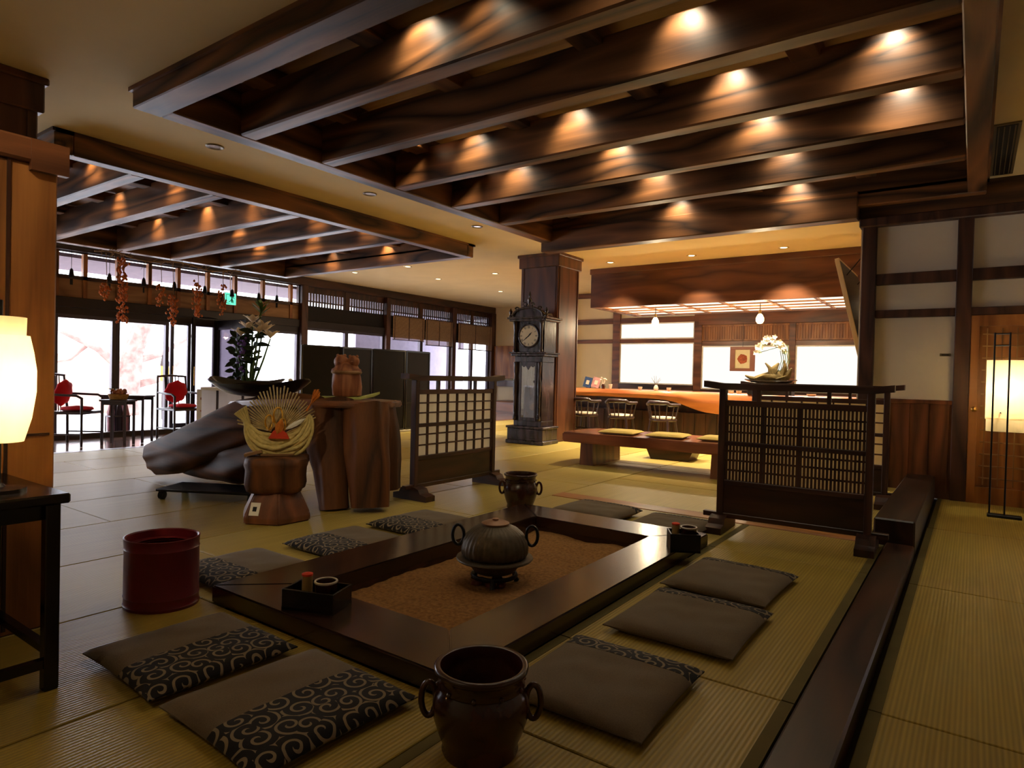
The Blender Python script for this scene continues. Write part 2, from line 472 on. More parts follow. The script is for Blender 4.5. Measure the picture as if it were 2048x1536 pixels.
m = MB(); m.box(-.445, -1.6, -.25, -.285, 4.96, .012, .008)           # dark edge board of the raised floor
struct('trim_3', m, M['darky'])
m = MB(); m.box(-.525, 4.98, -.25, -.285, 7.64, .165, .01)            # tall kerb beam, further in
struct('trim_4', m, M['lacquery'])

# ---- ceiling plaster with two openings
C1 = (-4.895, .05, 2.15, 7.62)
C2 = (-10.95, -6.27, 2.15, 7.68)
m = MB()
zt = ZC+.5
def cbox(x0, y0, x1, y1): m.box(x0, y0, ZC, x1, y1, ZC+.03)
cbox(-12.3, -1.6, C2[0], 15.4); cbox(C2[1], -1.6, C1[0], 15.4); cbox(C1[1], -1.6, 1.8, 15.4)
cbox(C2[0], -1.6, C2[1], C2[2]); cbox(C2[0], C2[3], C2[1], 15.4)
cbox(C1[0], -1.6, C1[1], C1[2]); cbox(C1[0], C1[3], C1[1], 15.4)
struct('ceiling', m, M['ceiling'])

# ---- coffers
def coffer(C, rims, beams, zb, ztop, joistx, tb=.14, bt=.125):
    x0, x1, y0, y1 = C
    w0, w1, w2, w3 = rims       # widths of left(-x), right(+x), near(-y), far(+y)
    def beam(mb, ax):
        o = struct('ceiling_beam', mb, M['beam'+ax]); return o
    a = MB(); a.box(x0, y0, zb, x1, y0+w2, ztop, .008); a.box(x0-.02, y0-.02, ZC-.03, x1+.02, y0+w2, ZC); beam(a, 'x')
    a = MB(); a.box(x0, y1-w3, zb, x1, y1, ztop, .008); a.box(x0-.02, y1-w3, ZC-.03, x1+.02, y1+.02, ZC); beam(a, 'x')
    a = MB(); a.box(x0, y0+w2, zb, x0+w0, y1-w3, ztop, .008); a.box(x0-.02, y0, ZC-.03, x0, y1, ZC); beam(a, 'y')
    a = MB(); a.box(x1-w1, y0+w2, zb, x1, y1-w3, ztop, .008); a.box(x1, y0, ZC-.03, x1+.02, y1, ZC); beam(a, 'y')
    for yb in beams:
        a = MB(); a.box(x0+w0, yb-tb, zb, x1-w1, yb, zb+.33, .012); beam(a, 'x')
    for xj in joistx:
        a = MB(); a.box(xj-.09, y0+w2, zb+.28, xj+.09, y1-w3, zb+.40, .006); beam(a, 'y')
    a = MB(); a.box(x0, y0, ztop, x1, y1, ztop+.03)
    struct('ceiling', a, M['tanx'])
coffer((C1[0], C1[1], C1[2], C1[3]), (.17, .146, .20, .14), [3.01, 3.78, 4.668, 5.52, 6.40], 2.89, 3.30, [-4.35, -3.2, -2.05, -.95])
coffer((C2[0], C2[1], C2[2], C2[3]), (.16, .14, .14, .14), [2.95, 3.74, 4.68, 5.5, 6.35], 2.84, 3.28, [-10.2, -9.0, -7.8, -6.8])

# ---- columns
def column(x0, x1, y0, y1, zcap):
    a = MB(); a.box(x0, y0, 0, x1, y1, ZC-.02, .012)
    a.box(x0-.03, y0-.03, ZC-zcap, x1+.03, y1+.03, ZC-.03, .01)
    a.box(x0-.05, y0-.05, ZC-.05, x1+.05, y1+.05, ZC, .008)
    for q in (.07, .93):
        xx = x0+(x1-x0)*q
        a.box(xx-.012, y0-.012, 0, xx+.012, y0, ZC-zcap)
        yy = y0+(y1-y0)*q
        a.box(x1, yy-.012, 0, x1+.012, yy+.012, ZC-zcap)
    struct('column', a, M['colz'])
column(-6.14, -5.42, 8.78, 9.45, .22)
a = MB(); a.box(-4.9, 7.46, 2.765, -1.02, 7.65, ZC, .01); struct('ceiling_beam', a, M['beamx'])
column(-6.3, -5.3, .95, 1.72, .24)

# ---- wall on the right (faces the camera), white panels between dark rails
YW = 7.65
a = MB(); a.box(-.98, YW+.05, .0, 1.7, YW+.12, 2.95); struct('wall_right_front', a, M['wallw'])
a = MB()
a.box(-.99, YW-.02, 0, -.855, YW+.14, 2.80, .008)                      # corner post
a.box(-.165, YW-.01, -.06, -.035, YW+.12, 2.72, .006)                   # door post
a.box(-1.02, YW-.05, 2.69, 1.7, YW+.12, 2.785, .01)                     # head rail
a.box(-.855, YW, 2.085, 1.7, YW+.1, 2.20, .006)
a.box(-.855, YW, 1.745, 1.7, YW+.1, 1.825, .006)
struct('trim_5', a, M['framez'])
a = MB(); a.box(-1.02, YW-.03, 2.785, 1.7, YW+.12, ZC); struct('wall_right_top', a, M['beamx'])
a = MB(); a.box(-.86, YW+.02, -.06, -.165, YW+.1, .905); a.box(-.86, YW-.005, .875, -.165, YW+.1, .915, .005)
for k in range(5): a.box(-.86+k*.165, YW+.01, 0, -.852+k*.165, YW+.03, .88)
struct('wall_right_wainscot', a, M['redz'])
a = MB(); a.box(-1.02, YW+.14, 0, -.90, 13.6, ZC); struct('wall_bar_right', a, M['wallc'])
a = MB(); a.box(1.6, -1.6, -.1, 1.7, YW, ZC); struct('wall_right', a, M['wallw'])
a = MB(); a.box(-12.3, -1.7, -.3, 1.7, -1.6, ZC); struct('wall_back', a, M['wallw'])
# lattice door
d = struct_root('door_1', (0, YW, 0))
a = MB(); a.box(-.035, .02, -.06, 1.0, .06, 1.745); a.box(-.035, -.005, -.06, .035, .06, 1.745, .004); a.box(.035, -.005, 1.64, 1.0, .06, 1.745); a.box(.035, -.005, -.06, 1.0, .06, .10)
a.build('door_leaf', M['honeyz'], d)
a = MB()
for k in range(8): a.box(.09+k*.115, .005, .12, .10+k*.115, .03, 1.62)
for k in range(13): a.box(.06, .003, .18+k*.115, 1.0, .026, .19+k*.115)
a.build('door_lattice', M['tanz'], d)
a = MB(); a.lathe([(.0, 0), (.02, .0), (.02, .008), (.009, .012), (.009, .03), (.024, .038), (.026, .052), (.014, .062), (.0, .063)], 16)
k = a.build('door_knob', M['brass'], d, 40); k.location = (.01, .0, .843); k.rotation_euler = (PI/2, 0, 0)

# ---- bar back wall
YB = 13.6
a = MB(); a.box(-8.2, YB, 0, -.9, YB+.1, ZC); struct('wall_bar_back', a, M['wallc'])
a = MB(); a.box(-8.25, YB-.5, 0, -8.15, 15.4, ZC); struct('wall_bar_left', a, M['wallc'])
a = MB()
for xa, xb in ((-6.83, -6.65), (-4.90, -4.73), (-2.98, -2.86)): a.box(xa, YB-.08, .7, xb, YB, 2.9, .006)
a.box(-8.2, YB-.06, 2.30, -.9, YB, 2.42, .005); a.box(-8.2, YB-.05, 1.85, -4.73, YB, 1.94, .005)
a.box(-4.8, YB-.1, 2.22, -.9, YB, 2.55, .005)
a.box(-4.73, YB-.05, 1.775, -.9, YB, 1.875, .005)
a.box(-8.2, YB-.07, 2.92, -.9, YB, 3.036, .005)
struct('trim_6', a, M['redx'])
a = MB(); a.box(-6.65, YB-.1, .82, -4.9, YB, .93); a.box(-4.73, YB-.1, .74, -.9, YB, .86); struct('trim_7', a, M['darkx'])
def lit_window(n, xa, xb, za, zb):
    r = struct_root('window_%d' % n, ((xa+xb)/2, YB-.03, za)); w = xb-xa; h = zb-za
    a = MB(); a.box(-w/2, -.006, 0, w/2, .02, h); a.build('paper_screen', M['shoji_lit'], r)
    a = MB()
    for x in (-w/2, w/2-.025): a.box(x, -.02, 0, x+.025, .02, h)
    for z in (0, h-.025): a.box(-w/2+.025, -.02, z, w/2-.025, .02, z+.025)
    a.build('window_frame', M['whitepaper'], r)
lit_window(1, -6.65, -4.90, .93, 1.85)
lit_window(2, -4.73, -2.98, .86, 1.775)
lit_window(3, -2.86, -1.05, .86, 1.775)
lit_window(4, -6.65, -4.90, 1.94, 2.30)
for n, xa, xb in ((8, -4.73, -2.98), (9, -2.86, -1.05)):
    a = MB()
    a.box(xa, YB-.03, 1.88, xb, YB-.01, 2.22)
    for k in range(int((xb-xa)/.05)): a.box(xa+k*.05, YB-.045, 1.9, xa+k*.05+.02, YB-.03, 2.2)
    a.box(xa, YB-.06, 1.88, xb, YB-.03, 1.91); a.box(xa, YB-.06, 2.18, xb, YB-.03, 2.21)
    struct('trim_%d' % n, a, M['honeyz'])
# end wall beyond the clock
a = MB(); a.box(-11.8, 15.3, -.2, -8.2, 15.4, ZC); struct('wall_end', a, M['wallc'])
a = MB(); a.box(-11.7, 15.22, .95, -8.3, 15.3, 1.9); struct('trim_10', a, M['honeyz'])
a = MB(); a.box(-11.7, 15.15, .72, -8.3, 15.3, .9); a.box(-10.0, 15.15, .72, -8.3, 15.3, 2.6); struct('trim_11', a, M['darkx'])
a = MB(); a.box(-11.0, 14.2, -.1, -8.25, 15.2, .33, .02); struct('trim_12', a, M['redx'])

# ---- hood over the bar
a = MB()
a.box(-5.77, 10.5, 2.33, -1.02, 10.56, ZC-.0); a.box(-5.77, 10.56, 2.33, -5.71, 12.35, ZC); a.box(-5.77, 12.3, 2.33, -1.02, 12.36, ZC)
a.box(-5.79, 10.48, ZC-.1, -1.02, 10.56, ZC, .006)
struct('trim_13', a, M['hood'])
a = MB(); a.box(-5.7, 10.57, 2.358, -1.03, 12.29, 2.37)
o = struct('ceiling_light_panel', a, M['hoodglow'])
a = MB()
for k in range(7): a.box(-5.6+k*.72, 10.57, 2.33, -5.56+k*.72, 12.29, 2.356)
for k in range(3): a.box(-5.7, 10.98+k*.42, 2.333, -1.03, 11.015+k*.42, 2.354)
struct('trim_14', a, M['honeyx'])

# ---- window wall on the left (glass to the garden)
XW = -11.7
posts = [4.92, 5.79, 6.20, 7.13, 8.57, 9.78, 10.98, 12.23, 13.42, 15.2]
a = MB(); a.box(XW-.1, -1.6, 2.86, XW+.12, 15.3, ZC, .01); struct('trim_15', a, M['darky'])                  # head trim
a = MB(); a.box(XW-.06, -1.6, 1.97, XW+.08, 15.3, 2.13, .008); a.box(XW-.05, -1.6, 1.86, XW+.05, 8.5, 1.97); struct('trim_16', a, M['alud'])                 # lintel
a = MB(); a.box(XW-.04, -1.6, 2.13, XW+.02, 8.5, 2.42); struct('wall_window_board', a, M['tany'])             # tan boards below the transom
a = MB()
for y in (4.05, 4.45, 4.95, 5.45, 5.95, 6.5, 7.05, 7.65, 8.3): a.box(XW-.03, y-.03, 2.13, XW+.05, y+.03, 2.86)
struct('trim_17', a, M['honeyz'])
a = MB()
a.box(XW-.06, 8.5, -.17, XW+.14, 8.66, 2.86, .008); a.box(XW-.06, 10.92, -.17, XW+.14, 11.06, 2.86, .008); a.box(XW-.06, 13.36, -.17, XW+.14, 13.5, 2.86, .008); a.box(XW-.06, 15.1, -.17, XW+.14, 15.3, 2.86, .008)
struct('trim_18', a, M['framez'])
a = MB(); a.box(XW-.04, 8.66, 2.13, XW+.02, 15.1, 2.45); struct('wall_window_dark_board', a, M['blackwood'])
a = MB(); a.box(XW-.03, -1.6, -.3, XW+.1, -1.3, 2.86); struct('wall_left', a, M['wallw'])
def win(n, y0, y1, z0, z1, mat_f, mat_g, fw=.045):
    r = struct_root('window_%d' % n, (XW, (y0+y1)/2, z0)); w = y1-y0; h = z1-z0
    a = MB()
    for y in (-w/2, w/2-fw): a.box(-.04, y, 0, .05, y+fw, h, .004)
    a.box(-.04, -w/2+fw, 0, .05, w/2-fw, .06); a.box(-.04, -w/2+fw, h-fw, .05, w/2-fw, h)
    a.build('window_frame', mat_f, r)
    a = MB(); a.box(0, -w/2+fw, .06, .006, w/2-fw, h-fw); a.build('pane', mat_g, r)
    return r
k = 10
for y0, y1, f in ((-1.3, .1, .06), (.1, 1.5, .06), (1.5, 4.02, .06), (4.02, 4.92, .06), (4.92, 5.79, .06), (7.13, 8.5, .05), (8.66, 9.78, .05), (9.78, 10.92, .05), (11.06, 12.23, .05), (12.23, 13.36, .05), (13.5, 14.3, .05), (14.3, 15.1, .05)):
    win(k, y0, y1, -.17, 1.86 if y0 < 8 else 1.97, M['alu'], M['glass'], f); k += 1
for y0, y1 in ((-1.3, 1.5), (1.5, 4.05), (4.05, 5.45), (5.45, 7.05), (7.05, 8.5)):
    win(k, y0, y1, 2.42, 2.86, M['darky'], M['glass'], .02); k += 1
# lattice transoms of the far bays
for q, (y0, y1) in enumerate(((8.66, 10.92), (11.06, 13.36), (13.5, 15.1))):
    r = struct_root('window_%d' % k, (XW, (y0+y1)/2, 2.45)); k += 1
    w = y1-y0; a = MB()
    nbar = int(w/.075)
    for j in range(nbar+1): a.box(-.015, -w/2+j*w/nbar-.018, 0, .015, -w/2+j*w/nbar+.018, .41)
    a.box(-.02, -w/2, .08, .02, w/2, .11); a.box(-.02, -.05, 0, .03, .05, .41)
    a.box(-.02, -w/2, .27, .02, w/2, .41)
    a.build('lattice', M['darkz'], r)
    a = MB(); a.box(-.03, -w/2, 0, -.024, w/2, .41); a.build('pane', M['glass'], r)
# entrance doors: dark metal leaves with tinted glass
for n, (y0, y1, x, t) in enumerate(((5.83, 6.20, XW, .05), (6.20, 6.66, XW+.05, .05), (6.66, 7.13, XW, .05))):
    d = struct_root('door_%d' % (n+2), (x, (y0+y1)/2, -.17)); w = y1-y0; h = 2.17
    a = MB()
    for y in (-w/2, w/2-.06): a.box(-.025, y, 0, .03, y+.06, h, .004)
    a.box(-.025, -w/2+.06, 0, .03, w/2-.06, .22); a.box(-.025, -w/2+.06, h-.18, .03, w/2-.06, h)
    a.build('door_leaf', M['alud'] if n else M['alu'], d)
    a = MB(); a.box(0, -w/2+.06, .22, .006, w/2-.06, h-.18); a.build('pane', M['glassd'] if n else M['glass'], d)
    a = MB(); a.cyl((.05, -w/2+.03, .9), (.05, -w/2+.03, 1.25), .01); a.build('door_handle', M['brass'], d, 40)
# an inner draught lobby leaf, standing at right angles to the glass
d = struct_root('door_5', (XW+.55, 6.68, -.17))
a = MB()
for x in (-.5, .42): a.box(x, -.025, 0, x+.07, .025, 2.12, .004)
a.box(-.43, -.02, 0, .42, .02, .3); a.box(-.43, -.02, 1.95, .42, .02, 2.12)
a.build('door_leaf', M['alud'], d)
a = MB(); a.box(-.43, -.003, .3, .42, .003, 1.95); a.build('pane', M['glassd'], d)

# ---- outside
a = MB(); a.box(-40, -14, -.6, XW-.1, 30, -.3); struct('ground', a, M['snow'])
a = MB(); a.box(-20.3, 2.0, -.3, -20, 9.0, 1.35); struct('exterior_garden_wall', a, M['hedge'])
a = MB(); a.box(-13.9, 11.9, -.3, -13.8, 16.5, 3.2); struct('exterior_wall', a, M['grey'])
a = MB(); a.box(-13.5, -1.5, 2.78, XW-.1, 16, 2.84); struct('exterior_soffit', a, M['soffit'])
# ================================================================== HEARTH GROUP
HX0, HX1, HY0, HY1, HZ = -2.80, -1.36, 1.60, 4.11, .0785
IX0, IX1, IY0, IY1 = -2.475, -1.63, 1.90, 3.79
hc = ((HX0+HX1)/2, (HY0+HY1)/2)
t = thing('sunken_hearth', 'dark wooden frame of the square sunken hearth filled with tan ash', 'hearth', (hc[0], hc[1], 0))
def hb(poly, mt):
    a = MB(); a.prism([(p[0]-hc[0], p[1]-hc[1]) for p in poly], 0.0, HZ)
    es = [e for e in a.bm.edges]
    bmesh.ops.bevel(a.bm, geom=es, offset=.006, segments=2, affect='EDGES', clamp_overlap=True)
    a.build('frame_board', mt, t, 40)
g = .001
hb([(HX0, HY0+g), (IX0, IY0+g), (IX0, IY1-g), (HX0, HY1-g)], M['hearth'])
hb([(IX1, IY0+g), (HX1, HY0+g), (HX1, HY1-g), (IX1, IY1-g)], M['hearth'])
hb([(HX0+g, HY0), (HX1-g, HY0), (IX1-g, IY0), (IX0+g, IY0)], M['hearthx'])
hb([(IX0+g, IY1), (IX1-g, IY1), (HX1-g, HY1), (HX0+g, HY1)], M['hearthx'])
a = MB()
x0, x1, y0, y1 = IX0-hc[0], IX1-hc[0], IY0-hc[1], IY1-hc[1]
a.box(x0-.03, y0-.03, -.09, x0-.002, y1+.03, .02); a.box(x1+.002, y0-.03, -.09, x1+.03, y1+.03, .02)
a.box(x0, y0-.03, -.09, x1, y0-.002, .02); a.box(x0, y1+.002, -.09, x1, y1+.03, .02)
a.build('liner', M['darkx'], t)
a = MB(); nx, ny = 34, 72
def ash_z(x, y):
    z = -.022 + .018*mnoise.noise(Vector((x*4, y*4, .3))) + .005*mnoise.noise(Vector((x*22, y*22, 2)))
    dx, dy = x-(-2.03), y-2.72
    rr = math.hypot(dx, dy); z += .012*math.exp(-(rr-.3)**2/.01)-.02*math.exp(-rr*rr/.03)
    z -= .004*math.sin(y*60+2*math.sin(x*3))*(1 if rr > .35 else 0)*.6
    return z
V = [[a.bm.verts.new((IX0-hc[0]-.001+(IX1-IX0+.002)*i/nx, IY0-hc[1]-.001+(IY1-IY0+.002)*j/ny, ash_z(IX0+(IX1-IX0)*i/nx, IY0+(IY1-IY0)*j/ny))) for j in range(ny+1)] for i in range(nx+1)]
for i in range(nx):
    for j in range(ny): a.bm.faces.new((V[i][j], V[i+1][j], V[i+1][j+1], V[i][j+1]))
o = a.build('ash_bed', M['sand'], t, 180); o['kind'] = 'stuff'; o['label'] = 'raked tan ash'

# kettle on its trivet
KX, KY = -2.03, 2.72
t = thing('iron_trivet', 'small dark iron trivet over embers in the hearth ash, under the kettle', 'trivet', (KX, KY, -.035))
a = MB(); a.tube([(.115*math.cos(q*PI/12), .115*math.sin(q*PI/12), .05) for q in range(24)], .011, 6, True); a.build('ring', M['black'], t, 60)
for q in range(3):
    an = q*2*PI/3-1.0; a = MB(); a.tube([(.115*math.cos(an), .115*math.sin(an), .055), (.125*math.cos(an), .125*math.sin(an), .02), (.135*math.cos(an), .135*math.sin(an), -.0)], [.013, .012, .016], 6); a.build('leg', M['black'], t, 60)
for q, (ex, ey) in enumerate(((.03, -.07), (-.05, -.05), (.07, -.03), (0, .03), (-.04, -.1))):
    a = MB(); a.sph((0, 0, 0), .026, (1.3, .9, .8), 8); tag(a.build('charcoal_ember', M['ember'], None, 60, (KX+ex, KY+ey, -.018), q*1.1), 'lump of reddish charcoal glowing dully under the kettle trivet', 'charcoal', 'charcoal lumps under the kettle')
t = thing('iron_kettle', 'round ribbed iron tea kettle with wide flange standing in the hearth ash', 'kettle', (KX, KY, .026))
rib = lambda an, z: 1+.012*math.cos(an*36)
a = MB(); a.lathe([(.06, -.005), (.105, .008), (.128, .035), (.135, .06), (.14, .066)], 36); a.lathe([(.142, .066), (.198, .072), (.203, .078), (.2, .084), (.16, .088)], 48)
a.build('flange', M['iron'], t, 50)
a = MB(); a.lathe([(.16, .086), (.174, .105), (.176, .135), (.168, .17), (.148, .205), (.118, .232), (.085, .247), (.078, .252), (.07, .252)], 144, wob=rib); a.build('body', M['iron'], t, 60)
a = MB(); a.lathe([(.0, .258), (.072, .252), (.074, .262), (.05, .272), (.02, .274), (.016, .276), (.018, .284), (.01, .288), (0, .288)], 32); a.build('lid', M['ironlid'], t, 40)
for sgn, nm in ((1, 0), (-1, 1)):
    a = MB(); c = Vector((.813*.165*sgn, .58*.165*sgn, .195))
    a.tube([c+Vector((.813*.03*sgn*(1+math.cos(q*PI/10)), .58*.03*sgn*(1+math.cos(q*PI/10)), .052*math.sin(q*PI/10))) for q in range(20)], .009, 6, True)
    a.build('ring_handle', M['black'], t, 60)

# hibachi style jars
def glazed_jar(label, loc, s, rz, zs=1.0):
    t = thing('glazed_jar', label, 'jar', loc, rz, 'glazed brown jars by the hearth')
    a = MB(); S = lambda L: [(r*s, z*s*zs) for r, z in L]
    a.lathe(S([(.085, 0), (.110, 0), (.114, .012), (.110, .03), (.126, .07), (.140, .12), (.143, .165), (.136, .2), (.124, .218), (.13, .226), (.126, .24), (.128, .262), (.139, .272), (.14, .282), (.133, .288), (.122, .285), (.117, .262), (.118, .22), (.126, .16), (.11, .06), (.05, .045), (.0, .045)]), 48, wob=lambda an, z: 1+.006*math.sin(3*an+z*20)); a.build('body', M['jar'], t, 60)
    for q in range(10):
        an = q*PI/5+.2; a = MB(); a.sph((.128*s*math.cos(an), .128*s*math.sin(an), .228*s*zs), .008*s, n=8); a.build('stud', M['jar'], t, 60)
    for sg in (1, -1):
        a = MB(); a.tube([(sg*(.133+.022*(1+math.cos(q*PI/12)))*s, 0, (.165*zs+.05*math.sin(q*PI/12))*s) for q in range(24)], .0095*s, 8, True); a.build('handle', M['jar'], t, 60)
    a = MB(); a.lathe(S([(0, .155), (.08, .158), (.123, .15), (.123, .13), (0, .13)]), 24); o = a.build('ash_fill', M['sand'], t, 60); o['kind'] = 'stuff'
    return t
glazed_jar('large dark brown glazed jar with two side handles, in front of the near hearth corner', (-1.115, 1.445, 0), .96, math.radians(35), .90)
glazed_jar('brown glazed jar with ring handles behind the far corner of the hearth', (-2.95, 4.28, 0), .96, math.radians(32))

# maroon bin
t = thing('maroon_bin', 'round maroon lacquered bin standing on the tatami left of the hearth', 'bin', (-2.96, 1.455, 0), .5)
a = MB(); a.lathe([(.14, 0), (.156, 0), (.158, .012), (.155, .016), (.154, .045), (.157, .05), (.155, .055), (.154, .255), (.157, .26), (.154, .266), (.156, .30), (.158, .306), (.152, .308), (.146, .303), (.146, .05), (0, .05)], 48, sx=1.02, sy=.9); a.build('body', M['maroon'], t, 40)
a = MB(); a.lathe([(.105, .262), (.145, .265), (.145, .272), (.105, .272)], 32, cap=False, sx=1.02, sy=.9); a.build('inner_rim', M['maroon'], t, 40)

# tobacco trays
def tray(label, loc, rz, w, d, h, big):
    t = thing('tobacco_tray', label, 'tray', loc, rz, 'tobacco trays on the hearth frame')
    a = MB(); th = .009
    a.box(-w/2, -d/2, 0, w/2, d/2, .012)
    a.box(-w/2, -d/2, 0, w/2, -d/2+th, h, .002); a.box(-w/2, d/2-th, 0, w/2, d/2, h, .002)
    a.box(-w/2, -d/2+th, 0, -w/2+th, d/2-th, h, .002); a.box(w/2-th, -d/2+th, 0, w/2, d/2-th, h, .002)
    a.build('tray_body', M['lacquer'], t)
    a = MB(); a.lathe([(0, .012), (.022, .012), (.022, h+.035), (.015, h+.035), (.015, h-.02), (0, h-.02)], 20, c=(-w*.25, d*.12, 0)); a.build('bamboo_tube', M['cane'], t, 40)
    a = MB(); a.lathe([(0, h+.034), (.0225, h+.034), (.0235, h+.042), (.012, h+.046), (0, h+.046)], 20, c=(-w*.25, d*.12, 0)); a.build('tube_cap', M['redpaper'], t, 40)
    c = thing('ashtray_cup', 'pale ringed ceramic ashtray in the ' + big, 'ashtray', (loc[0]+math.cos(rz)*w*.17, loc[1]+math.sin(rz)*w*.17, loc[2]+.013), rz, 'ashtray cups')
    a = MB(); a.lathe([(0, 0), (.03, 0), (.042, .02), (.045, h+.004), (.047, h+.012), (.040, h+.014), (.037, h-.01), (.035, .02), (0, .018)], 28); a.build('cup', M['jar'], c, 50)
    a = MB(); a.tube([(.0445*math.cos(q*PI/14), .0445*math.sin(q*PI/14), h+.012) for q in range(28)], .005, 6, True); o = a.build('rim', M['ceramic'], c, 60)
tray('black tobacco tray with bamboo tube and ashtray on the near left corner of the hearth', (-2.215, 1.73, HZ), math.radians(20), .24, .15, .085, 'tray on the near left hearth corner')
tray('black tobacco tray on the far right corner of the hearth beside the lattice screen', (-1.345, 3.63, HZ), math.radians(30), .17, .15, .105, 'tray on the far right hearth corner')

# zabuton
def pillow_part(mb, u0, u1, w, d, h, nu, nv):
    def P(u, v, top):
        pinch = 1-.035*(1-abs(v)**2)*(abs(u)**6)
        pv = 1-.035*(1-abs(u)**2)*(abs(v)**6)
        x = u*w/2*pinch; y = v*d/2*pv
        e = (max(0, 1-abs(u)**5)*max(0, 1-abs(v)**5))**.42
        z = h*(.5+.5*e)+.004*mnoise.noise(Vector((u*3+w, v*3, h)))*e if top else h*.42*(1-e)
        return (x, y, z)
    T = [[mb.bm.verts.new(P(u0+(u1-u0)*i/nu, -1+2*j/nv, True)) for j in range(nv+1)] for i in range(nu+1)]
    B = [[mb.bm.verts.new(P(u0+(u1-u0)*i/nu, -1+2*j/nv, False)) for j in range(nv+1)] for i in range(nu+1)]
    F = mb.bm.faces.new
    for i in range(nu):
        for j in range(nv):
            F((T[i][j], T[i+1][j], T[i+1][j+1], T[i][j+1])); F((B[i][j], B[i][j+1], B[i+1][j+1], B[i+1][j]))
        F((T[i][0], B[i][0], B[i+1][0], T[i+1][0])); F((T[i][nv], T[i+1][nv], B[i+1][nv], B[i][nv]))
    for j in range(nv):
        F((T[0][j], T[0][j+1], B[0][j+1], B[0][j])); F((T[nu][j], B[nu][j], B[nu][j+1], T[nu][j+1]))
def zabuton(label, x, y, rz, w, d, ub, h=.058):
    t = thing('floor_cushion', label, 'floor cushion', (x, y, .002), math.radians(rz), 'floor cushions around the hearth')
    a = MB(); pillow_part(a, -1, ub, w, d, h, 22, 22); a.build('plain_cover', M['cushion'], t, 50)
    a = MB(); pillow_part(a, ub, 1, w, d, h+.0012, 12, 22); o = a.build('patterned_band', M['karakusa'], t, 50); o['label'] = 'black band with curling beige arabesque'
zabuton('brown floor cushion with wide arabesque band, nearest the bottom edge, left of the glazed jar', -1.71, 1.245, -3, .55, .56, .02)
zabuton('brown floor cushion with wide arabesque band, between the maroon bin and the nearest cushion', -2.31, 1.25, -2, .53, .53, .06)
zabuton('brown floor cushion beside the large near jar, narrow arabesque edge facing away', -1.005, 1.985, 91, .56, .52, .55)
zabuton('brown floor cushion in the middle of the three along the right side of the hearth', -.97, 2.73, 90, .6, .54, .62)
zabuton('brown floor cushion nearest the lattice screen on the right side of the hearth', -1.0, 3.4, 88, .6, .52, .66)
zabuton('floor cushion just behind the maroon bin on the far side of the hearth', -3.08, 1.93, -90, .52, .50, .2)
zabuton('floor cushion midway along the far left side of the hearth, arabesque end showing', -3.08, 2.62, -90, .56, .50, .1)
zabuton('floor cushion by the brown jar at the far end of the left hearth side', -3.09, 3.29, -90, .58, .50, .1)
zabuton('plain side of a floor cushion behind the far hearth board, beside the far jar', -2.34, 4.42, 88, .52, .54, .6, .075)
zabuton('floor cushion behind the far right hearth corner, mostly hidden by the tobacco tray', -1.72, 4.41, 90, .5, .5, .6, .06)

# ================================================================== STANDING SCREENS
def tsuitate(label, loc, rz, w, shoji):
    t = thing('standing_screen', label, 'screen', loc, math.radians(rz), 'low wooden standing screens')
    p = .045
    for sx in (-1, 1):
        a = MB(); x = sx*(w/2-p/2-.005); a.box(x-p/2, -.03, .05, x+p/2, .03, 1.01, .004); a.build('post', M['framez'], t)
        a = MB(); xx = sx*(w/2-.03)
        a.prism([(-.19, 0), (.19, 0), (.19, .045), (.12, .06), (.10, .095), (.05, .11), (-.05, .11), (-.10, .095), (-.12, .06), (-.19, .045)], xx-.055, xx+.055, 'x'); a.build('foot', M['darky'], t)
    a = MB()
    L = w/2+.10
    pts = [(-L, 1.015), (-L*.8, 1.0), (L*.8, 1.0), (L, 1.015), (L, 1.06), (L*.8, 1.045), (-L*.8, 1.045), (-L, 1.06)]
    a.prism(pts, -.05, .05, 'y'); a.build('top_cap', M['framex'], t)
    a = MB(); iw = w/2-.05
    a.box(-iw, -.02, .885, iw, .02, .925, .003); a.box(-iw, -.02, .325, iw, .02, .36, .003); a.box(-iw, -.018, .605, iw, .018, .635, .002)
    for x in (-iw*.5, iw*.5): a.box(x-.012, -.015, .925, x+.012, .015, 1.0)
    a.build('panel_rails', M['framex'], t)
    a = MB(); a.box(-w/2-.09, -.022, .09, w/2+.09, .022, .125, .003); a.build('base_rail', M['darkx'], t)
    a = MB(); a.box(-iw, -.012, .125, iw, .012, .325); a.build('skirt_board', M['darkx'], t)
    a = MB()
    if shoji:
        for k in range(1, 8): x = -iw+2*iw*k/8; a.box(x-.007, -.012, .36, x+.007, .008, .885)
        for z in (.45, .54, .725, .81): a.box(-iw, -.011, z-.006, iw, .009, z+.006)
        a.build('lattice', M['framez'], t)
        a = MB(); a.box(-iw, .009, .36, iw, .012, .885); a.build('paper', M['shojip'], t)
    else:
        n = 38
        for k in range(n): x = -iw+2*iw*(k+.5)/n; a.box(x-.0062, -.010, .36, x+.0062, .010, .885)
        a.build('slats', M['framez'], t)
        a = MB(); a.box(-iw, .013, .36, iw, .015, .885); a.build('paper', M['shojip'], t)
        a = MB()
        for k in (1, 2): x = -iw+2*iw*k/3.6; a.box(x-.008, -.011, .36, x+.012, .012, .885)
        for z in (.43, .50, .565, .70, .76, .82): a.box(-iw, -.004, z-.006, iw, .012, z+.006)
        a.build('lattice', M['framez'], t)
    return t
tsuitate('low wooden screen with paper shoji grid beside the root table', (-3.82, 4.49, 0), 90, 1.13, True)
tsuitate('low wooden screen of fine upright slats at the far end of the hearth', (-.985, 4.64, 0), 2, .98, False)
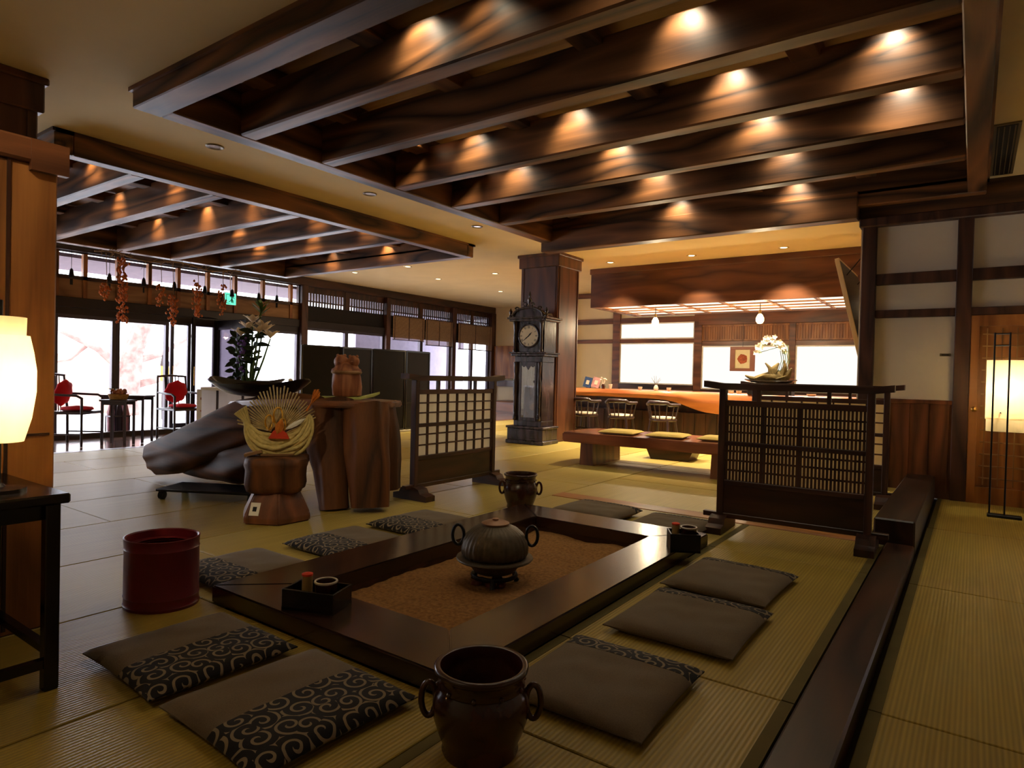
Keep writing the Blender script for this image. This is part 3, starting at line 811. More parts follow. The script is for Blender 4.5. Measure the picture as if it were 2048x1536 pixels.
tsuitate('low shoji screen half hidden behind the slatted screen, near the kerb', (-1.155, 6.42, 0), 0, 1.16, True)

# ================================================================== LEFT FOREGROUND
t = thing('lamp_table', 'dark lacquered lamp table at the left edge of the room', 'table', (-2.725, .08, 0))
a = MB(); a.box(-.31, -.82, .612, .31, .81, .645, .006); a.build('tabletop', M['lacquer'], t)
a = MB(); a.box(-.27, -.78, .56, .27, .77, .612); a.build('apron', M['lacquer'], t)
for sx in (-1, 1):
    for sy in (-1, 1):
        a = MB(); x = sx*.275; y = sy*.775 if sy < 0 else .765; a.box(x-.021, y-.021, 0, x+.021, y+.021, .612, .003); a.build('leg', M['lacquer'], t)
for sx in (-1, 1):
    a = MB(); a.box(sx*.275-.014, -.76, .075, sx*.275+.014, .75, .105); a.build('stretcher', M['lacquer'], t)
for y in (-.775, .765):
    a = MB(); a.box(-.26, y-.014, .115, .26, y+.014, .14); a.build('stretcher', M['lacquer'], t)

t = thing('paper_lamp', 'glowing barrel shaped paper lamp on the dark table at left', 'lamp', (-2.595, .745, .645))
a = MB(); a.lathe([(0, 0), (.075, 0), (.075, .012), (.02, .018), (.009, .03), (0, .03)], 24); a.build('base', M['lacquer'], t, 40)
a = MB(); a.cyl((0, 0, .02), (0, 0, .63), .0065); a.build('pole', M['black'], t, 40)
def barrel(a, prof): a.lathe(prof, 40, cap=False)
a = MB(); barrel(a, [(.066, .165), (.086, .24), (.098, .33), (.098, .4), (.09, .46), (.079, .515), (.078, .515), (.097, .4), (.064, .165)]); a.build('lamp_shade', M['shade'], t, 60)
a = MB(); barrel(a, [(.068, .50), (.07, .575), (.069, .575), (.067, .50)]); a.build('upper_shade', M['shade'], t, 60)

t = thing('tall_cabinet', 'tall honey brown wooden cabinet behind the paper lamp at left', 'cabinet', (-3.32, .56, 0))
a = MB(); a.box(-.25, -1.3, .0, .27, .5, 1.86, .006); a.build('body', M['honeyz'], t)
a = MB(); a.box(-.27, -1.32, 1.86, .295, .52, 1.955, .01); a.box(.27, .40, 1.83, .30, .53, 1.95); a.build('cornice', M['redy'], t)
a = MB()
for y in (-.3, .335): a.box(.27, y-.006, .02, .276, y+.006, 1.86)
a.box(.27, -1.28, .78, .277, .48, .79)
a.build('panel_bead', M['darkz'], t)

# ================================================================== ROOT TABLE GROUP
t = thing('root_table', 'massive gnarled tree root table with spreading roots beside the shoji screen', 'table', (-4.2, 3.2, 0))
def limb(mb, pts, seed, n=24, rough=.16, gr=.09):
    P = []; R = []
    for (p0, p1) in zip(pts[:-1], pts[1:]):
        for q in range(5):
            f = q/5; P.append(Vector(p0[:3]).lerp(Vector(p1[:3]), f)); R.append(p0[3]*(1-f)+p1[3]*f)
    P.append(Vector(pts[-1][:3])); R.append(pts[-1][3])
    m = len(P); rings = []; prev = None
    for i, p in enumerate(P):
        d = (P[min(i+1, m-1)]-P[max(i-1, 0)]).normalized()
        if prev is None: u = d.cross(Vector((0, 1, 0.3))).normalized()
        else: u = (prev-d*prev.dot(d)).normalized()
        prev = u; v = d.cross(u); ring = []
        for j in range(n*2):
            an = PI*j/n
            wob = 1+rough*mnoise.noise(Vector((math.cos(an)*1.6+seed, math.sin(an)*1.6, i*.12)))+gr*(1-2*abs(math.sin(an*1.5+seed+i*.05)))+gr*.4*(1-2*abs(math.sin(an*4.0+seed*2-i*.05)))
            ring.append(p+(u*math.cos(an)+v*math.sin(an))*R[i]*wob)
        rings.append(ring)
    mb.ring_loft(rings)
a = MB(); limb(a, [(.215, .06, .0, .115), (.16, .08, .3, .13), (.08, .11, .55, .17), (-.0, .14, .79, .23)], 1.0); a.build('trunk_root', M['root'], t, 50)
a = MB(); limb(a, [(.45, .20, .03, .145), (.42, .22, .35, .165), (.37, .24, .6, .17), (.32, .26, .79, .19)], 4.2); a.build('trunk_root', M['root'], t, 50)
a = MB(); limb(a, [(.36, .46, .12, .12), (.34, .45, .35, .14), (.30, .44, .6, .15), (.26, .4, .79, .19)], 7.7); a.build('trunk_root', M['root'], t, 50)
a = MB(); limb(a, [(-2.12, -.14, .20, .16), (-1.7, -.12, .29, .2), (-1.25, -.08, .44, .2), (-.85, -.02, .58, .21), (-.45, .08, .70, .19), (-.1, .15, .74, .12)], 2.4); a.build('side_root', M['rootx'], t, 50)
a = MB(); limb(a, [(-1.9, .06, .16, .12), (-1.4, .02, .22, .18), (-.9, .0, .28, .22), (-.5, .06, .42, .2), (-.2, .15, .6, .15)], 9.4); a.build('side_root', M['rootx'], t, 50)
a = MB(); limb(a, [(-1.2, .1, .18, .07), (-.8, .08, .20, .09), (-.5, .06, .23, .11)], 3.1); a.build('side_root', M['rootx'], t, 50)
a = MB(); pl = [(-1.02, -.10), (-.6, -.14), (-.2, -.08), (.1, -.06), (.32, .06), (.46, .2), (.48, .4), (.4, .58), (.1, .64), (-.3, .58), (-.8, .45), (-1.05, .2)]
a.prism(pl, .785, .835); bmesh.ops.bevel(a.bm, geom=list(a.bm.edges), offset=.012, segments=2, affect='EDGES', clamp_overlap=True)
for v in a.bm.verts: v.co.z += .06*max(-1, min(0, (v.co.x+.3)/.8)); v.co.x += .01*mnoise.noise(v.co*5)
a.build('tabletop', M['redx'], t, 50)
t2 = MB(); t2.box(-.5, -.2, .065, .35, .15, .085, .004)
for sx, sy in ((-.46, -.17), (.3, -.17), (-.46, .12), (.3, .12)): t2.cyl((sx-.018, sy, .033), (sx+.018, sy, .033), .033, n=16); t2.box(sx-.02, sy-.02, .045, sx+.02, sy+.02, .07)
tag(t2.build('wheeled_dolly', M['black'], None, 40, (-4.98, 2.97, 0), .5), 'low black wheeled dolly under the left root of the root table', 'dolly')
# dish on the root table
def boat_bowl(a, L, W, H, th=.012, n=28, m=8):
    def P(q, j, off):
        an = 2*PI*q/n; f = j/m
        rx = (L/2)*(f**.6); ry = (W/2)*(f**.7)
        x = rx*math.cos(an); y = ry*math.sin(an)
        z = H*f**2*(.75+.35*abs(math.cos(an))**4)
        return (x*(1-off*.03), y*(1-off*.03), z+off*th)
    O = [[P(q, j, 0) for q in range(n)] for j in range(1, m+1)]; I = [[P(q, j, 1) for q in range(n)] for j in range(m, 0, -1)]
    a.ring_loft(O+I)
    return a
a = MB(); boat_bowl(a, .98, .5, .14)
tag(a.build('black_dish', M['lacquer'], None, 50, (-4.92, 3.20, .832), .3), 'wide black boat shaped dish lying on the root table top', 'dish')
# carved figure and board
a = MB(); a.prism([(-.27, 0), (-.2, -.06), (-.05, -.075), (.12, -.05), (.22, -.02), (.27, .0), (.2, .04), (.05, .07), (-.12, .075), (-.22, .05)], 0, .018)
for v in a.bm.verts: v.co.z += .05*max(0, (v.co.x-.1)/.17)**2
tag(a.build('leaf_board', M['boardleaf'], None, None, (-4.19, 3.55, .836), .45), 'pale green leaf shaped board under the carved figure', 'board')
t = thing('carved_figure', 'rough carved wooden figure with two heads on the root table', 'figurine', (-4.22, 3.55, .857), .5)
a = MB(); a.lathe([(.10, 0), (.118, .01), (.122, .08), (.116, .15), (.11, .2), (.122, .205), (.118, .225), (.10, .235), (.09, .26), (.06, .28), (0, .285)], 24, sy=.75, wob=lambda an, z: 1+.06*math.sin(an*5+z*9)+.03*math.sin(an*11)); a.build('body', M['clay'], t, 50)
for x, z, r in ((-.045, .285, .06), (.06, .29, .05)):
    a = MB(); a.sph((x, -.01, z), r, (1, .85, 1.0), 14); a.sph((x-.03, -.01, z+r*.85), r*.25, n=8); a.sph((x+.03, -.01, z+r*.85), r*.25, n=8); a.sph((x, -.05, z-.005), r*.25, (1, 1.3, .7), 8); a.build('head', M['clay'], t, 50)
a = MB(); a.tube([(.112*math.cos(q*PI/12), .085*math.sin(q*PI/12), .2) for q in range(24)], .016, 6, True); a.build('carved_collar', M['tany'], t, 50)

# pedestal
t = thing('root_pedestal', 'polished tree stump pedestal with flared hexagonal foot, under the straw ornament', 'pedestal', (-4.03, 2.78, 0), .2)
def hexr(r, n=6, ph=.3): return [(r*math.cos(ph+2*PI*k/n), r*math.sin(ph+2*PI*k/n)) for k in range(n)]
a = MB(); a.ring_loft([[(x, y, z) for x, y in hexr(r)] for r, z in ((.25, 0), (.255, .02), (.25, .06), (.20, .16), (.17, .215))]); bmesh.ops.bevel(a.bm, geom=list(a.bm.edges), offset=.012, segments=2, affect='EDGES', clamp_overlap=True); a.build('flared_foot', M['redz'], t, 40)
a = MB(); a.lathe([(.16, .2), (.2, .22), (.215, .26), (.21, .36), (.225, .4), (.22, .44), (.2, .452), (0, .455)], 30, wob=lambda an, z: 1+.11*math.cos(an*4+.6)+.05*math.sin(an*7+z*12)); a.build('stump_block', M['root'], t, 50)
a = MB(); a.box(-.035, -.002, -.045, .035, .002, .045); o = a.build('paper_tag', M['whitepaper'], t); o.location = (.004, -.207, .105); o.rotation_euler = (-.41, 0, .297)
a = MB(); a.box(-.014, -.0035, -.016, .014, -.0022, .016); q = a.build('printed_mark', M['black'], o)
# straw ornament
OX, OY, OZ = -4.03, 2.78, .492
t = thing('straw_ornament', 'straw rope new year ornament with a fan of thin reeds on the stump pedestal', 'ornament', (OX, OY, OZ), .9)
a = MB()
for s_ in range(13):
    off = (s_-6)/6.0
    pts = []; rad = []
    for k in range(31):
        f = k/30; an = PI*1.06+f*PI*.97
        R_ = .212+.075*off*math.sin(PI*f)**.7+.010*math.sin(f*16+s_*2.4)*math.sin(PI*f)
        pts.append(Vector((R_*math.cos(an), -.05*math.sin(PI*f)*(1-abs(off))+.012*math.cos(f*11+s_*1.7), .235+R_*1.0*math.sin(an)))); rad.append((.008+.008*math.sin(PI*min(1, f*.9+.08)))*(1 if f < .8 else 1-1.6*(f-.8)))
    a.tube(pts, rad, 8)
a.build('straw_rope', M['straw'], t, 60)
a = MB()
for k in range(46):
    q = k*2.4; r0 = .02*math.sqrt(k/46); r1 = .05*math.sqrt(k/46)
    a.tube([(-.20+r0*math.cos(q), r0*math.sin(q), .15), (-.212+r0*math.cos(q), r0*math.sin(q), .21), (-.255+r1*math.cos(q)*.8, r1*math.sin(q), .285+r1*math.cos(q)*.6)], [.007, .007, .005], 5)
a.build('cut_end', M['straw'], t, 60)
a = MB()
for k in range(40): a.tube([(.19, 0, .28), (.225, .01*math.sin(k), .34), (.25+.06*random.random()-.02, .04*random.uniform(-1, 1), .40+.04*random.uniform(-1, 1))], [.007, .006, .003], 5)
a.build('frayed_tail', M['orange'], t, 60)
a = MB()
for k in range(34):
    an = math.radians(166-142*k/33); L = .285+.012*math.sin(k*1.7)+.055*math.exp(-((k-17)/6)**2)
    a.tube([(.05*math.cos(an), .04+.004*(k % 3), .12+.05*math.sin(an)), (L*math.cos(an), .07+.004*(k % 3), .115+L*math.sin(an))], [.006, .0055], 5)
a.build('reed_fan', M['stick'], t, 60)
a = MB()
for dx, dz, rr in ((-.06, .2, .04), (.0, .24, .05), (.03, .18, .035)): a.tube([(dx+rr*math.cos(q*PI/10)*.6, -.035+.02*math.sin(q*PI/5), dz+rr*math.sin(q*PI/10)*1.3) for q in range(20)], .0065, 6, True)
a.build('gold_loops', M['gold'], t, 60)
a = MB(); a.prism([(-.06, .09), (.08, .085), (.06, .125), (.03, .15), (-.0, .16), (-.03, .14)], -.075, -.03, 'y'); a.build('red_paper_base', M['redpaper'], t, 60)
a = MB(); a.leaf((.0, -.08, .12), (.25, -.1, .9), .11, .06, (0, 1, 0), 0); a.build('orange_fold', M['orange'], t)
a = MB(); a.leaf((.05, -.05, .15), (.85, -.05, .5), .16, .035, (0, 1, 0), 0); a.build('white_paper_fold', M['whitepaper'], t)
a = MB(); a.obox((0, 0, -.028), (.22, .12, .012)); a.obox((-.16, 0, -.018), (.12, .1, .02), (0, -.25, 0)); a.build('stand_board', M['tanx'], t)

# ================================================================== FLOWERS ON WHITE TABLE
WX, WY = -7.15, 4.55
t = thing('white_table', 'white covered table carrying the flower arrangement near the windows', 'table', (WX, WY, 0), .62)
a = MB(); a.box(-.5, -.25, .80, .5, .25, .835, .005); a.build('tabletop', M['white'], t)
a = MB()
a.box(-.49, -.24, .05, .49, .24, .80); a.build('white_skirt', M['skirt'], t)
for x in (-.3, .0, .3):
    a = MB(); a.box(x-.012, -.252, .04, x+.012, -.24, .8); a.build('dark_strip', M['alu'], t)
for sx in (-1, 1):
    for sy in (-1, 1): a = MB(); a.box(sx*.46-.02, sy*.21-.02, 0, sx*.46+.02, sy*.21+.02, .06); a.build('leg', M['black'], t)
t = thing('flower_arrangement', 'tall lily and leaf arrangement in a black winged bowl on the white table', 'flower arrangement', (WX, WY, .836), .62)
a = MB(); boat_bowl(a, .82, .36, .10); a.build('bowl', M['lacquer'], t, 50)
rnd = random.Random(3)
a = MB()
stems = [((-.02, 0), (.0, 0, .80)), ((.0, .02), (.12, .02, .72)), ((.03, 0), (.22, .0, .60)), ((-.05, 0), (-.12, .02, .62)), ((.0, -.02), (.1, 0, .95)), ((-.1, 0), (-.2, 0, .5)), ((-.12, .02), (-.14, .02, .42))]
for (bx, by), tip in stems: a.tube([(bx, by, .05), ((bx+tip[0])/2+.01, by, tip[2]*.55), tip], [.014, .012, .008], 6)
a.build('stems', M['leafg'], t, 60)
a = MB()
for q in range(7):
    c = Vector(((.0, .12, .22, -.06, .08, .16, -.14)[q], 0, (.78, .72, .60, .70, .66, .68, .62)[q]))
    for k in range(5):
        an = k*2*PI/5+q; d = Vector((math.cos(an), math.sin(an)*.8, 1.15)); a.leaf(c, d, .18, .075, droop=.25)
a.build('lilies', M['lily'], t)
a = MB()
for q in range(60):
    z = rnd.uniform(.06, .66); an = rnd.uniform(0, 2*PI); a.leaf((-.17+.03*math.cos(an), .03*math.sin(an), z), (math.cos(an), math.sin(an)*.4, rnd.uniform(-.3, .8)), rnd.uniform(.08, .15), .06, (rnd.uniform(-.4, .4), -1, rnd.uniform(-.3, .6)))
for q in range(24):
    z = rnd.uniform(.15, .68); an = rnd.uniform(0, 2*PI); a.leaf((.02, 0, z), (math.cos(an), math.sin(an)*.4, .35), rnd.uniform(.16, .26), .07, (rnd.uniform(-.3, .3), -1, .5), .35)
a.build('dark_leaves', M['leafd'], t)
a = MB()
for q in range(12): a.leaf((.1, 0, .88+.03*q/3), (math.cos(q*1.9), math.sin(q*1.9), 1.0), .16, .045, droop=.1)
a.build('bright_leaves', M['leafg'], t)
a = MB()
for q in range(26): a.sph((-.10+rnd.uniform(-.04, .05), -.05+rnd.uniform(-.03, .03), rnd.uniform(.2, .62)), rnd.uniform(.012, .022), n=6)
a.build('purple_blossom', M['purple'], t, 60)
a = MB(); a.lathe([(0, 0), (.05, .0), (.045, .02), (.015, .03), (.012, .07), (.03, .1), (.02, .12), (0, .125)], 12); tag(a.build('white_ornament', M['ceramic'], None, 50, (WX+.38, WY+.28, .836)), 'small white ornament at the right end of the white table', 'ornament')
# white standing notice board at left of it
t = thing('white_notice_board', 'pale printed board standing left of the white table by the entrance', 'notice board', (-8.15, 4.55, 0), .62)
a = MB(); a.box(-.13, -.012, .08, .13, .012, .78, .004); bo = a.build('board', M['ceramic'], t)
for k, (x, z, w, h) in enumerate(((-.05, .66, .06, .03), (.04, .6, .05, .05), (-.03, .5, .1, .02), (.03, .4, .07, .06), (-.05, .28, .06, .05))): a = MB(); a.box(x-w/2, -.0145, z-h/2, x+w/2, -.0125, z+h/2); a.build('printed_patch', M['clay'], bo)
a = MB(); a.box(-.15, -.09, 0, .15, .09, .02); a.box(-.02, -.02, .02, .02, .02, .1); a.build('base', M['black'], t)

# black folding screen toward the entrance
t = thing('folding_screen', 'tall black folding screen standing in front of the windows', 'screen', (-8.5, 7.73, 0))
for k in range(4):
    a = MB(); w = .73; sgn = 1 if k % 2 else -1
    yc = -1.1+k*.733; rot = (0, 0, PI/2+sgn*.12)
    a.obox((0, yc, .74), (w, .03, 1.44), rot, .004); p = a.build('panel', M['blackwood'], t)
    a = MB(); R_ = Euler(rot).to_matrix()
    for q in (-.5, .5): a.obox(Vector((0, yc, .74))+R_ @ Vector((q*(w-.03), -.018, 0)), (.03, .012, 1.44), rot)
    for q in (.03, .5, 1.45): a.obox(Vector((0, yc, q))+R_ @ Vector((0, -.018, 0)), (w-.06, .012, .03), rot)
    a.build('panel_rails', M['lacquer'], p)

# ================================================================== LONGCASE CLOCK
t = thing('longcase_clock', 'carved ebony longcase clock standing in front of the column', 'clock', (-5.63, 8.45, 0), .06)
a = MB(); a.box(-.34, -.25, 0, .34, .25, .06, .01); a.box(-.32, -.235, .06, .32, .24, .24, .008); a.box(-.34, -.25, .24, .34, .25, .275, .008); a.box(-.24, -.243, .09, .24, -.235, .21, .006); a.build('plinth', M['clock'], t)
a = MB()
a.box(-.25, -.16, .275, .25, .22, .36, .006); a.box(-.25, -.16, 1.27, .25, .22, 1.36, .006)
a.box(-.25, -.16, .36, -.155, .22, 1.27, .004); a.box(.155, -.16, .36, .25, .22, 1.27, .004); a.box(-.155, .19, .36, .155, .22, 1.27)
a.build('trunk', M['clock'], t)
a = MB()
for sx in (-1, 1):
    x = sx*.215; a.lathe([(.02, .36), (.032, .38), (.032, .42), (.02, .44), (.026, .5), (.022, .7), (.034, .85), (.036, .95), (.02, 1.02), (.018, 1.08), (.028, 1.12), (.028, 1.2), (.036, 1.25), (.03, 1.27)], 14, c=(x, -.185, 0))
a.build('trunk_columns', M['clock'], t, 40)
d = MB(); d.box(-.155, -.17, .36, -.12, -.15, 1.27, .004); d.box(.12, -.17, .36, .155, -.15, 1.27, .004); d.box(-.12, -.17, .36, .12, -.15, .41); d.box(-.12, -.17, 1.22, .12, -.15, 1.27)
for sx in (-1, 0, 1): d.prism([(sx*.08-.05, 1.225), (sx*.08+.05, 1.225), (sx*.08, 1.15 if sx == 0 else 1.19)], -.17, -.152, 'y')
dr = d.build('trunk_door', M['clock'], t)
d = MB(); d.box(-.12, -.162, .41, .12, -.158, 1.22); d.build('pane', M['glassc'], dr)
a = MB(); a.cyl((.02, -.03, .62), (.02, -.03, 1.25), .005); a.lathe([(0, -.006), (.05, -.005), (.062, 0), (.05, .005), (0, .006)], 24, c=(0, 0, 0)); 
for v in list(a.bm.verts)[-24*5-0:]:
    pass
o = a.build('pendulum_rod', M['brass'], t, 40)
a = MB(); a.lathe([(0, -.008), (.055, -.006), (.066, 0), (.055, .006), (0, .008)], 28); o = a.build('pendulum_bob', M['brass'], t, 40); o.location = (.02, -.03, .58); o.rotation_euler = (PI/2, 0, 0)
for x in (-.06, .08): a = MB(); a.cyl((x, .02, .75 if x < 0 else .85), (x, .02, .98 if x < 0 else 1.05), .022, n=16); a.cyl((x, .02, .95), (x, .02, 1.26), .003); a.build('weight', M['brass'], t, 40)
a = MB(); a.box(-.30, -.2, 1.36, .30, .24, 1.40, .008); a.box(-.33, -.22, 1.40, .33, .25, 1.425, .006)
a.box(-.27, -.16, 1.425, .27, .22, 1.93, .004)
a.box(-.33, -.23, 1.90, .33, .25, 1.935, .008); a.box(-.36, -.25, 1.935, .36, .26, 1.965, .008)
a.build('hood', M['clock'], t)
a = MB()
for sx in (-1, 1): a.lathe([(.03, 1.425), (.035, 1.45), (.022, 1.48), (.026, 1.6), (.022, 1.75), (.03, 1.84), (.036, 1.88), (.03, 1.9)], 14, c=(sx*.235, -.19, 0))
a.build('hood_columns', M['clock'], t, 40)
a = MB(); arcp = [(-.30, 1.965)]+[(.27*math.cos(PI-PI*k/14), 1.98+.125*math.sin(PI*k/14)) for k in range(15)]+[(.30, 1.965)]; a.prism(arcp, -.2, .1, 'y'); a.build('pediment', M['clock'], t)
a = MB()
a.tube([(.27*math.cos(PI-PI*k/14), -.215, 1.98+.13*math.sin(PI*k/14)) for k in range(15)], .02, 8)
for sx in (-1, 1): a.tube([(sx*(.06+.045*math.cos(k*.5)*(1-k*.05)), -.2, 2.15+.04*math.sin(k*.5)*(1-k*.05)) for k in range(14)], .014, 6); a.tube([(sx*(.2+.04*math.cos(k*.5)*(1-k*.05)), -.2, 2.09+.035*math.sin(k*.5)*(1-k*.05)) for k in range(14)], .013, 6)
a.build('scroll_carving', M['clock'], t, 50)
a = MB(); a.lathe([(.03, 2.1), (.04, 2.13), (.02, 2.16), (.035, 2.2), (.04, 2.235), (.015, 2.27), (.022, 2.3), (.006, 2.36), (0, 2.37)], 14, c=(0, -.16, 0)); a.build('finial', M['clock'], t, 40)
for sx in (-1, 1): a = MB(); a.lathe([(.025, 1.965), (.03, 1.985), (.014, 2.01), (.026, 2.04), (.026, 2.06), (.008, 2.1), (0, 2.115)], 12, c=(sx*.32, -.2, 0)); a.build('finial', M['clock'], t, 40)
def disc(r0, r1, th): return [(r0, 0), (r1, 0), (r1, th), (r0, th)]
dl = MB(); dl.lathe([(0, 0), (.15, 0), (.15, .008), (0, .01)], 40); D = dl.build('dial', M['dial'], t, 40); D.scale = (1.12, 1.12, 1); D.location = (0, -.163, 1.675); D.rotation_euler = (PI/2, 0, 0)
a = MB(); a.tube([(.158*math.cos(k*PI/20), .158*math.sin(k*PI/20), .008) for k in range(40)], .014, 8, True); a.build('bezel', M['clock'], D, 50)
a = MB()
RN = ['XII', 'I', 'II', 'III', 'IIII', 'V', 'VI', 'VII', 'VIII', 'IX', 'X', 'XI']
def stroke(a, R_, p, q, w):
    p = R_ @ Vector((p[0], p[1], 0)); q = R_ @ Vector((q[0], q[1], 0)); p.z = q.z = .0105
    u = (q-p).normalized(); s_ = Vector((-u.y, u.x, 0))*w/2
    a.face([p-s_, q-s_, q+s_, p+s_])
for k, tx in enumerate(RN):
    R_ = Matrix.Rotation(-k*PI/6, 3, 'Z'); wd = {'I': .008, 'V': .017, 'X': .017}
    tot = sum(wd[c] for c in tx); x = -tot/2
    for c in tx:
        w = wd[c]; y0, y1 = .105, .138
        if c == 'I': stroke(a, R_, (x+w/2, y0), (x+w/2, y1), .0036)
        elif c == 'V': stroke(a, R_, (x+w*.1, y1), (x+w/2, y0), .004); stroke(a, R_, (x+w*.9, y1), (x+w/2, y0), .003)
        else: stroke(a, R_, (x+w*.1, y1), (x+w*.9, y0), .004); stroke(a, R_, (x+w*.1, y0), (x+w*.9, y1), .003)
        x += w
a.build('numerals', M['black'], D)
for nm, an, L, w in (('hour_hand', -44, .075, .010), ('minute_hand', 128, .115, .007)):
    a = MB(); a.prism([(-w*.6, -.02), (w*.6, -.02), (w, L*.4), (0, L), (-w, L*.4)], .012, .014); h_ = a.build(nm, M['black'], D); h_.rotation_euler = (0, 0, math.radians(an))

# ================================================================== BENCH, BAR
t = thing('plank_bench', 'low thick plank bench with slab legs in front of the bar', 'bench', (-2.98, 7.25, 0), .03)
a = MB(); pl = [(-1.12, -.42), (-.6, -.45), (0, -.43), (.6, -.46), (1.2, -.44), (1.2, .46), (.3, .44), (-.5, .47), (-1.05, .43), (-1.16, .1)]
a.prism(pl, .265, .385); bmesh.ops.bevel(a.bm, geom=list(a.bm.edges), offset=.018, segments=2, affect='EDGES', clamp_overlap=True); a.build('plank', M['bench'], t, 50)
for x in (-.80, .78): a = MB(); a.prism([(x-.09, 0), (x+.09, 0), (x+.08, .265), (x-.08, .265)], -.38, .40, 'y'); a.build('leg', M['redz'], t)
gc = [(-3.45, 7.12, 'gold floor cushion at the far left end of the plank bench'), (-2.86, 7.14, 'gold floor cushion in the middle of the plank bench'), (-2.28, 7.22, 'gold floor cushion on the bench, partly behind the slatted screen')]
for x, y, lb in gc:
    a = MB(); pillow_part(a, -1, 1, .44, .42, .05, 14, 14); o = a.build('gold_cushion', M['goldcush'], None, 50, (x, y, .386), .1); tag(o, lb, 'cushion', 'gold cushions on the bench')
a = MB(); a.prism([(-.36, .24), (.36, .24), (.25, 0), (-.25, 0)], -.2, .2, 'y'); tag(a.build('wood_block_stool', M['darkx'], None, None, (-3.22, 8.25, 0), .05), 'dark tapered wood block seen beneath the plank bench', 'stool')

t = thing('bar_counter', 'long bar counter with thick live edge timber top under the hood', 'counter', (-3.8, 10.9, 0))
a = MB(); prof = []
n = 40; xs = [-2.8+5.5*k/n for k in range(n+1)]
fr = [-.42+.03*math.sin(x*3)+.02*math.sin(x*7+1) for x in xs]
rings = []
for x, f in zip(xs, fr):
    thick = .13+(.22/(1+math.exp(-(x+.1)*7)))
    zt = .845
    rings.append([(x, f+.03, zt), (x, f, zt-.03), (x, f-.015, zt-thick*.5), (x, f+.05, zt-thick), (x, .42, zt-thick), (x, .42, zt)])
a.ring_loft(rings); a.build('slab_top', M['slab'], t, 40)
a = MB(); a.box(-2.75, -.2, 0, 2.65, .4, .49); a.box(-2.75, .0, .49, 2.65, .4, .71)
for k in range(28): a.box(-2.7+k*.19, -.212, .03, -2.69+k*.19, -.2, .48)
a.build('base', M['darkz'], t)

def bar_chair(label):
    t = thing('bar_armchair', label, 'chair', (0, 0, 0), 0, 'wooden armchairs along the bar')
    a = MB(); a.lathe([(0, .40), (.2, .40), (.215, .41), (.215, .43), (.2, .435), (0, .435)], 24); a.build('seat', M['chairw'], t, 40)
    a = MB(); a.lathe([(0, .436), (.19, .436), (.2, .45), (.19, .468), (0, .475)], 24); a.build('seat_pad', M['ceramic'], t, 50)
    for sx in (-1, 1):
        for sy in (-1, 1): a = MB(); a.tube([(sx*.14, sy*.14, .41), (sx*.19, sy*.19, 0)], [.02, .014], 8); a.build('leg', M['chairw'], t, 60)
    a = MB(); a.tube([(.17, 0, .2), (0, .0, .2), (-.17, 0, .2)], .011, 6)
    for sx in (-1, 1): a.tube([(sx*.165, -.17, .2), (sx*.165, .17, .2)], .011, 6)
    a.build('stretcher', M['chairw'], t, 60)
    pts = [(.235*math.cos(q)*1.05, .235*math.sin(q), .66+(.03 if -PI*.75 < q < -PI*.25 else 0)) for q in [PI*.12-PI*1.24*k/24 for k in range(25)]]
    a = MB(); a.tube(pts, [.022+.012*math.exp(-((k-12)/6)**2) for k in range(25)], 8, flat=1.0); a.build('arm_rail', M['chairw'], t, 60)
    for k in (2, 5, 8, 11, 13, 16, 19, 22): p = pts[k]; a = MB(); a.tube([(p[0]*.8, p[1]*.8, .42), (p[0], p[1], .655)], .010, 6); a.build('spindle', M['chairw'], t, 60)
    return t
bc = bar_chair('dark armchair at the bar, nearest the wooden column')
bc.location = (-5.33, 9.62, 0)
dup(bc, (-4.66, 9.60, 0), .08, 'dark armchair at the bar, second from the column')
dup(bc, (-3.93, 9.58, 0), -.05, 'dark armchair at the bar, third from the column by the bare counter')
dup(bc, (-5.95, 9.62, 0), .1, 'dark armchair at the bar, mostly behind the wooden column')

# things on the bar
CT = .846
for x, rz, mt, lb in ((-5.98, .25, 'blue', 'blue printed menu card standing on the bar by the column'), (-5.80, .2, 'rose', 'rose printed menu card standing on the bar beside the blue one')):
    t = thing('menu_card', lb, 'menu', (x, 10.85, CT+.012), rz, 'menu cards on the bar')
    a = MB(); a.obox((0, 0, .1), (.15, .008, .2), (-.25, .2, 0)); a.build('card', M[mt], t)
    a = MB(); a.obox((0, -.006, .1), (.06, .004, .08), (-.25, .2, 0)); a.build('picture', M['ceramic'], t)
    a = MB(); a.obox((0, .05, .07), (.1, .006, .16), (.35, 0, 0)); a.build('stand', M['black'], t)
def cup(x, y, lb, r=.04, h=.06, mt='ceramic'):
    a = MB(); a.lathe([(0, 0), (r*.6, 0), (r*.9, h*.4), (r, h), (r*.88, h), (r*.78, h*.4), (0, h*.12)], 16); tag(a.build('cup', M[mt], None, 50, (x, y, CT)), lb, 'cup', 'cups on the bar')
cup(-4.86, 10.75, 'white cup on the bar left of the twig vase'); cup(-4.32, 10.75, 'white cup on the bar right of the twig vase'); cup(-5.5, 10.85, 'small pale cup on the bar right of the menu cards', .035, .09)
cup(-3.2, 10.6, 'white cup on the bar seen in the gap above the slatted screen, left one', .045, .05); cup(-3.08, 10.62, 'white cup on the bar seen in the gap above the slatted screen, right one', .045, .05); cup(-2.0, 10.62, 'white dish on the bar behind the middle of the slatted screen', .07, .035)
t = thing('twig_vase', 'small vase of thin twigs on the bar in front of the lit paper window', 'vase', (-4.6, 10.85, CT))
a = MB(); a.lathe([(0, 0), (.03, 0), (.045, .04), (.03, .08), (.02, .1), (.014, .1), (.02, .07), (0, .02)], 16); a.build('vase', M['ceramic'], t, 50)
a = MB()
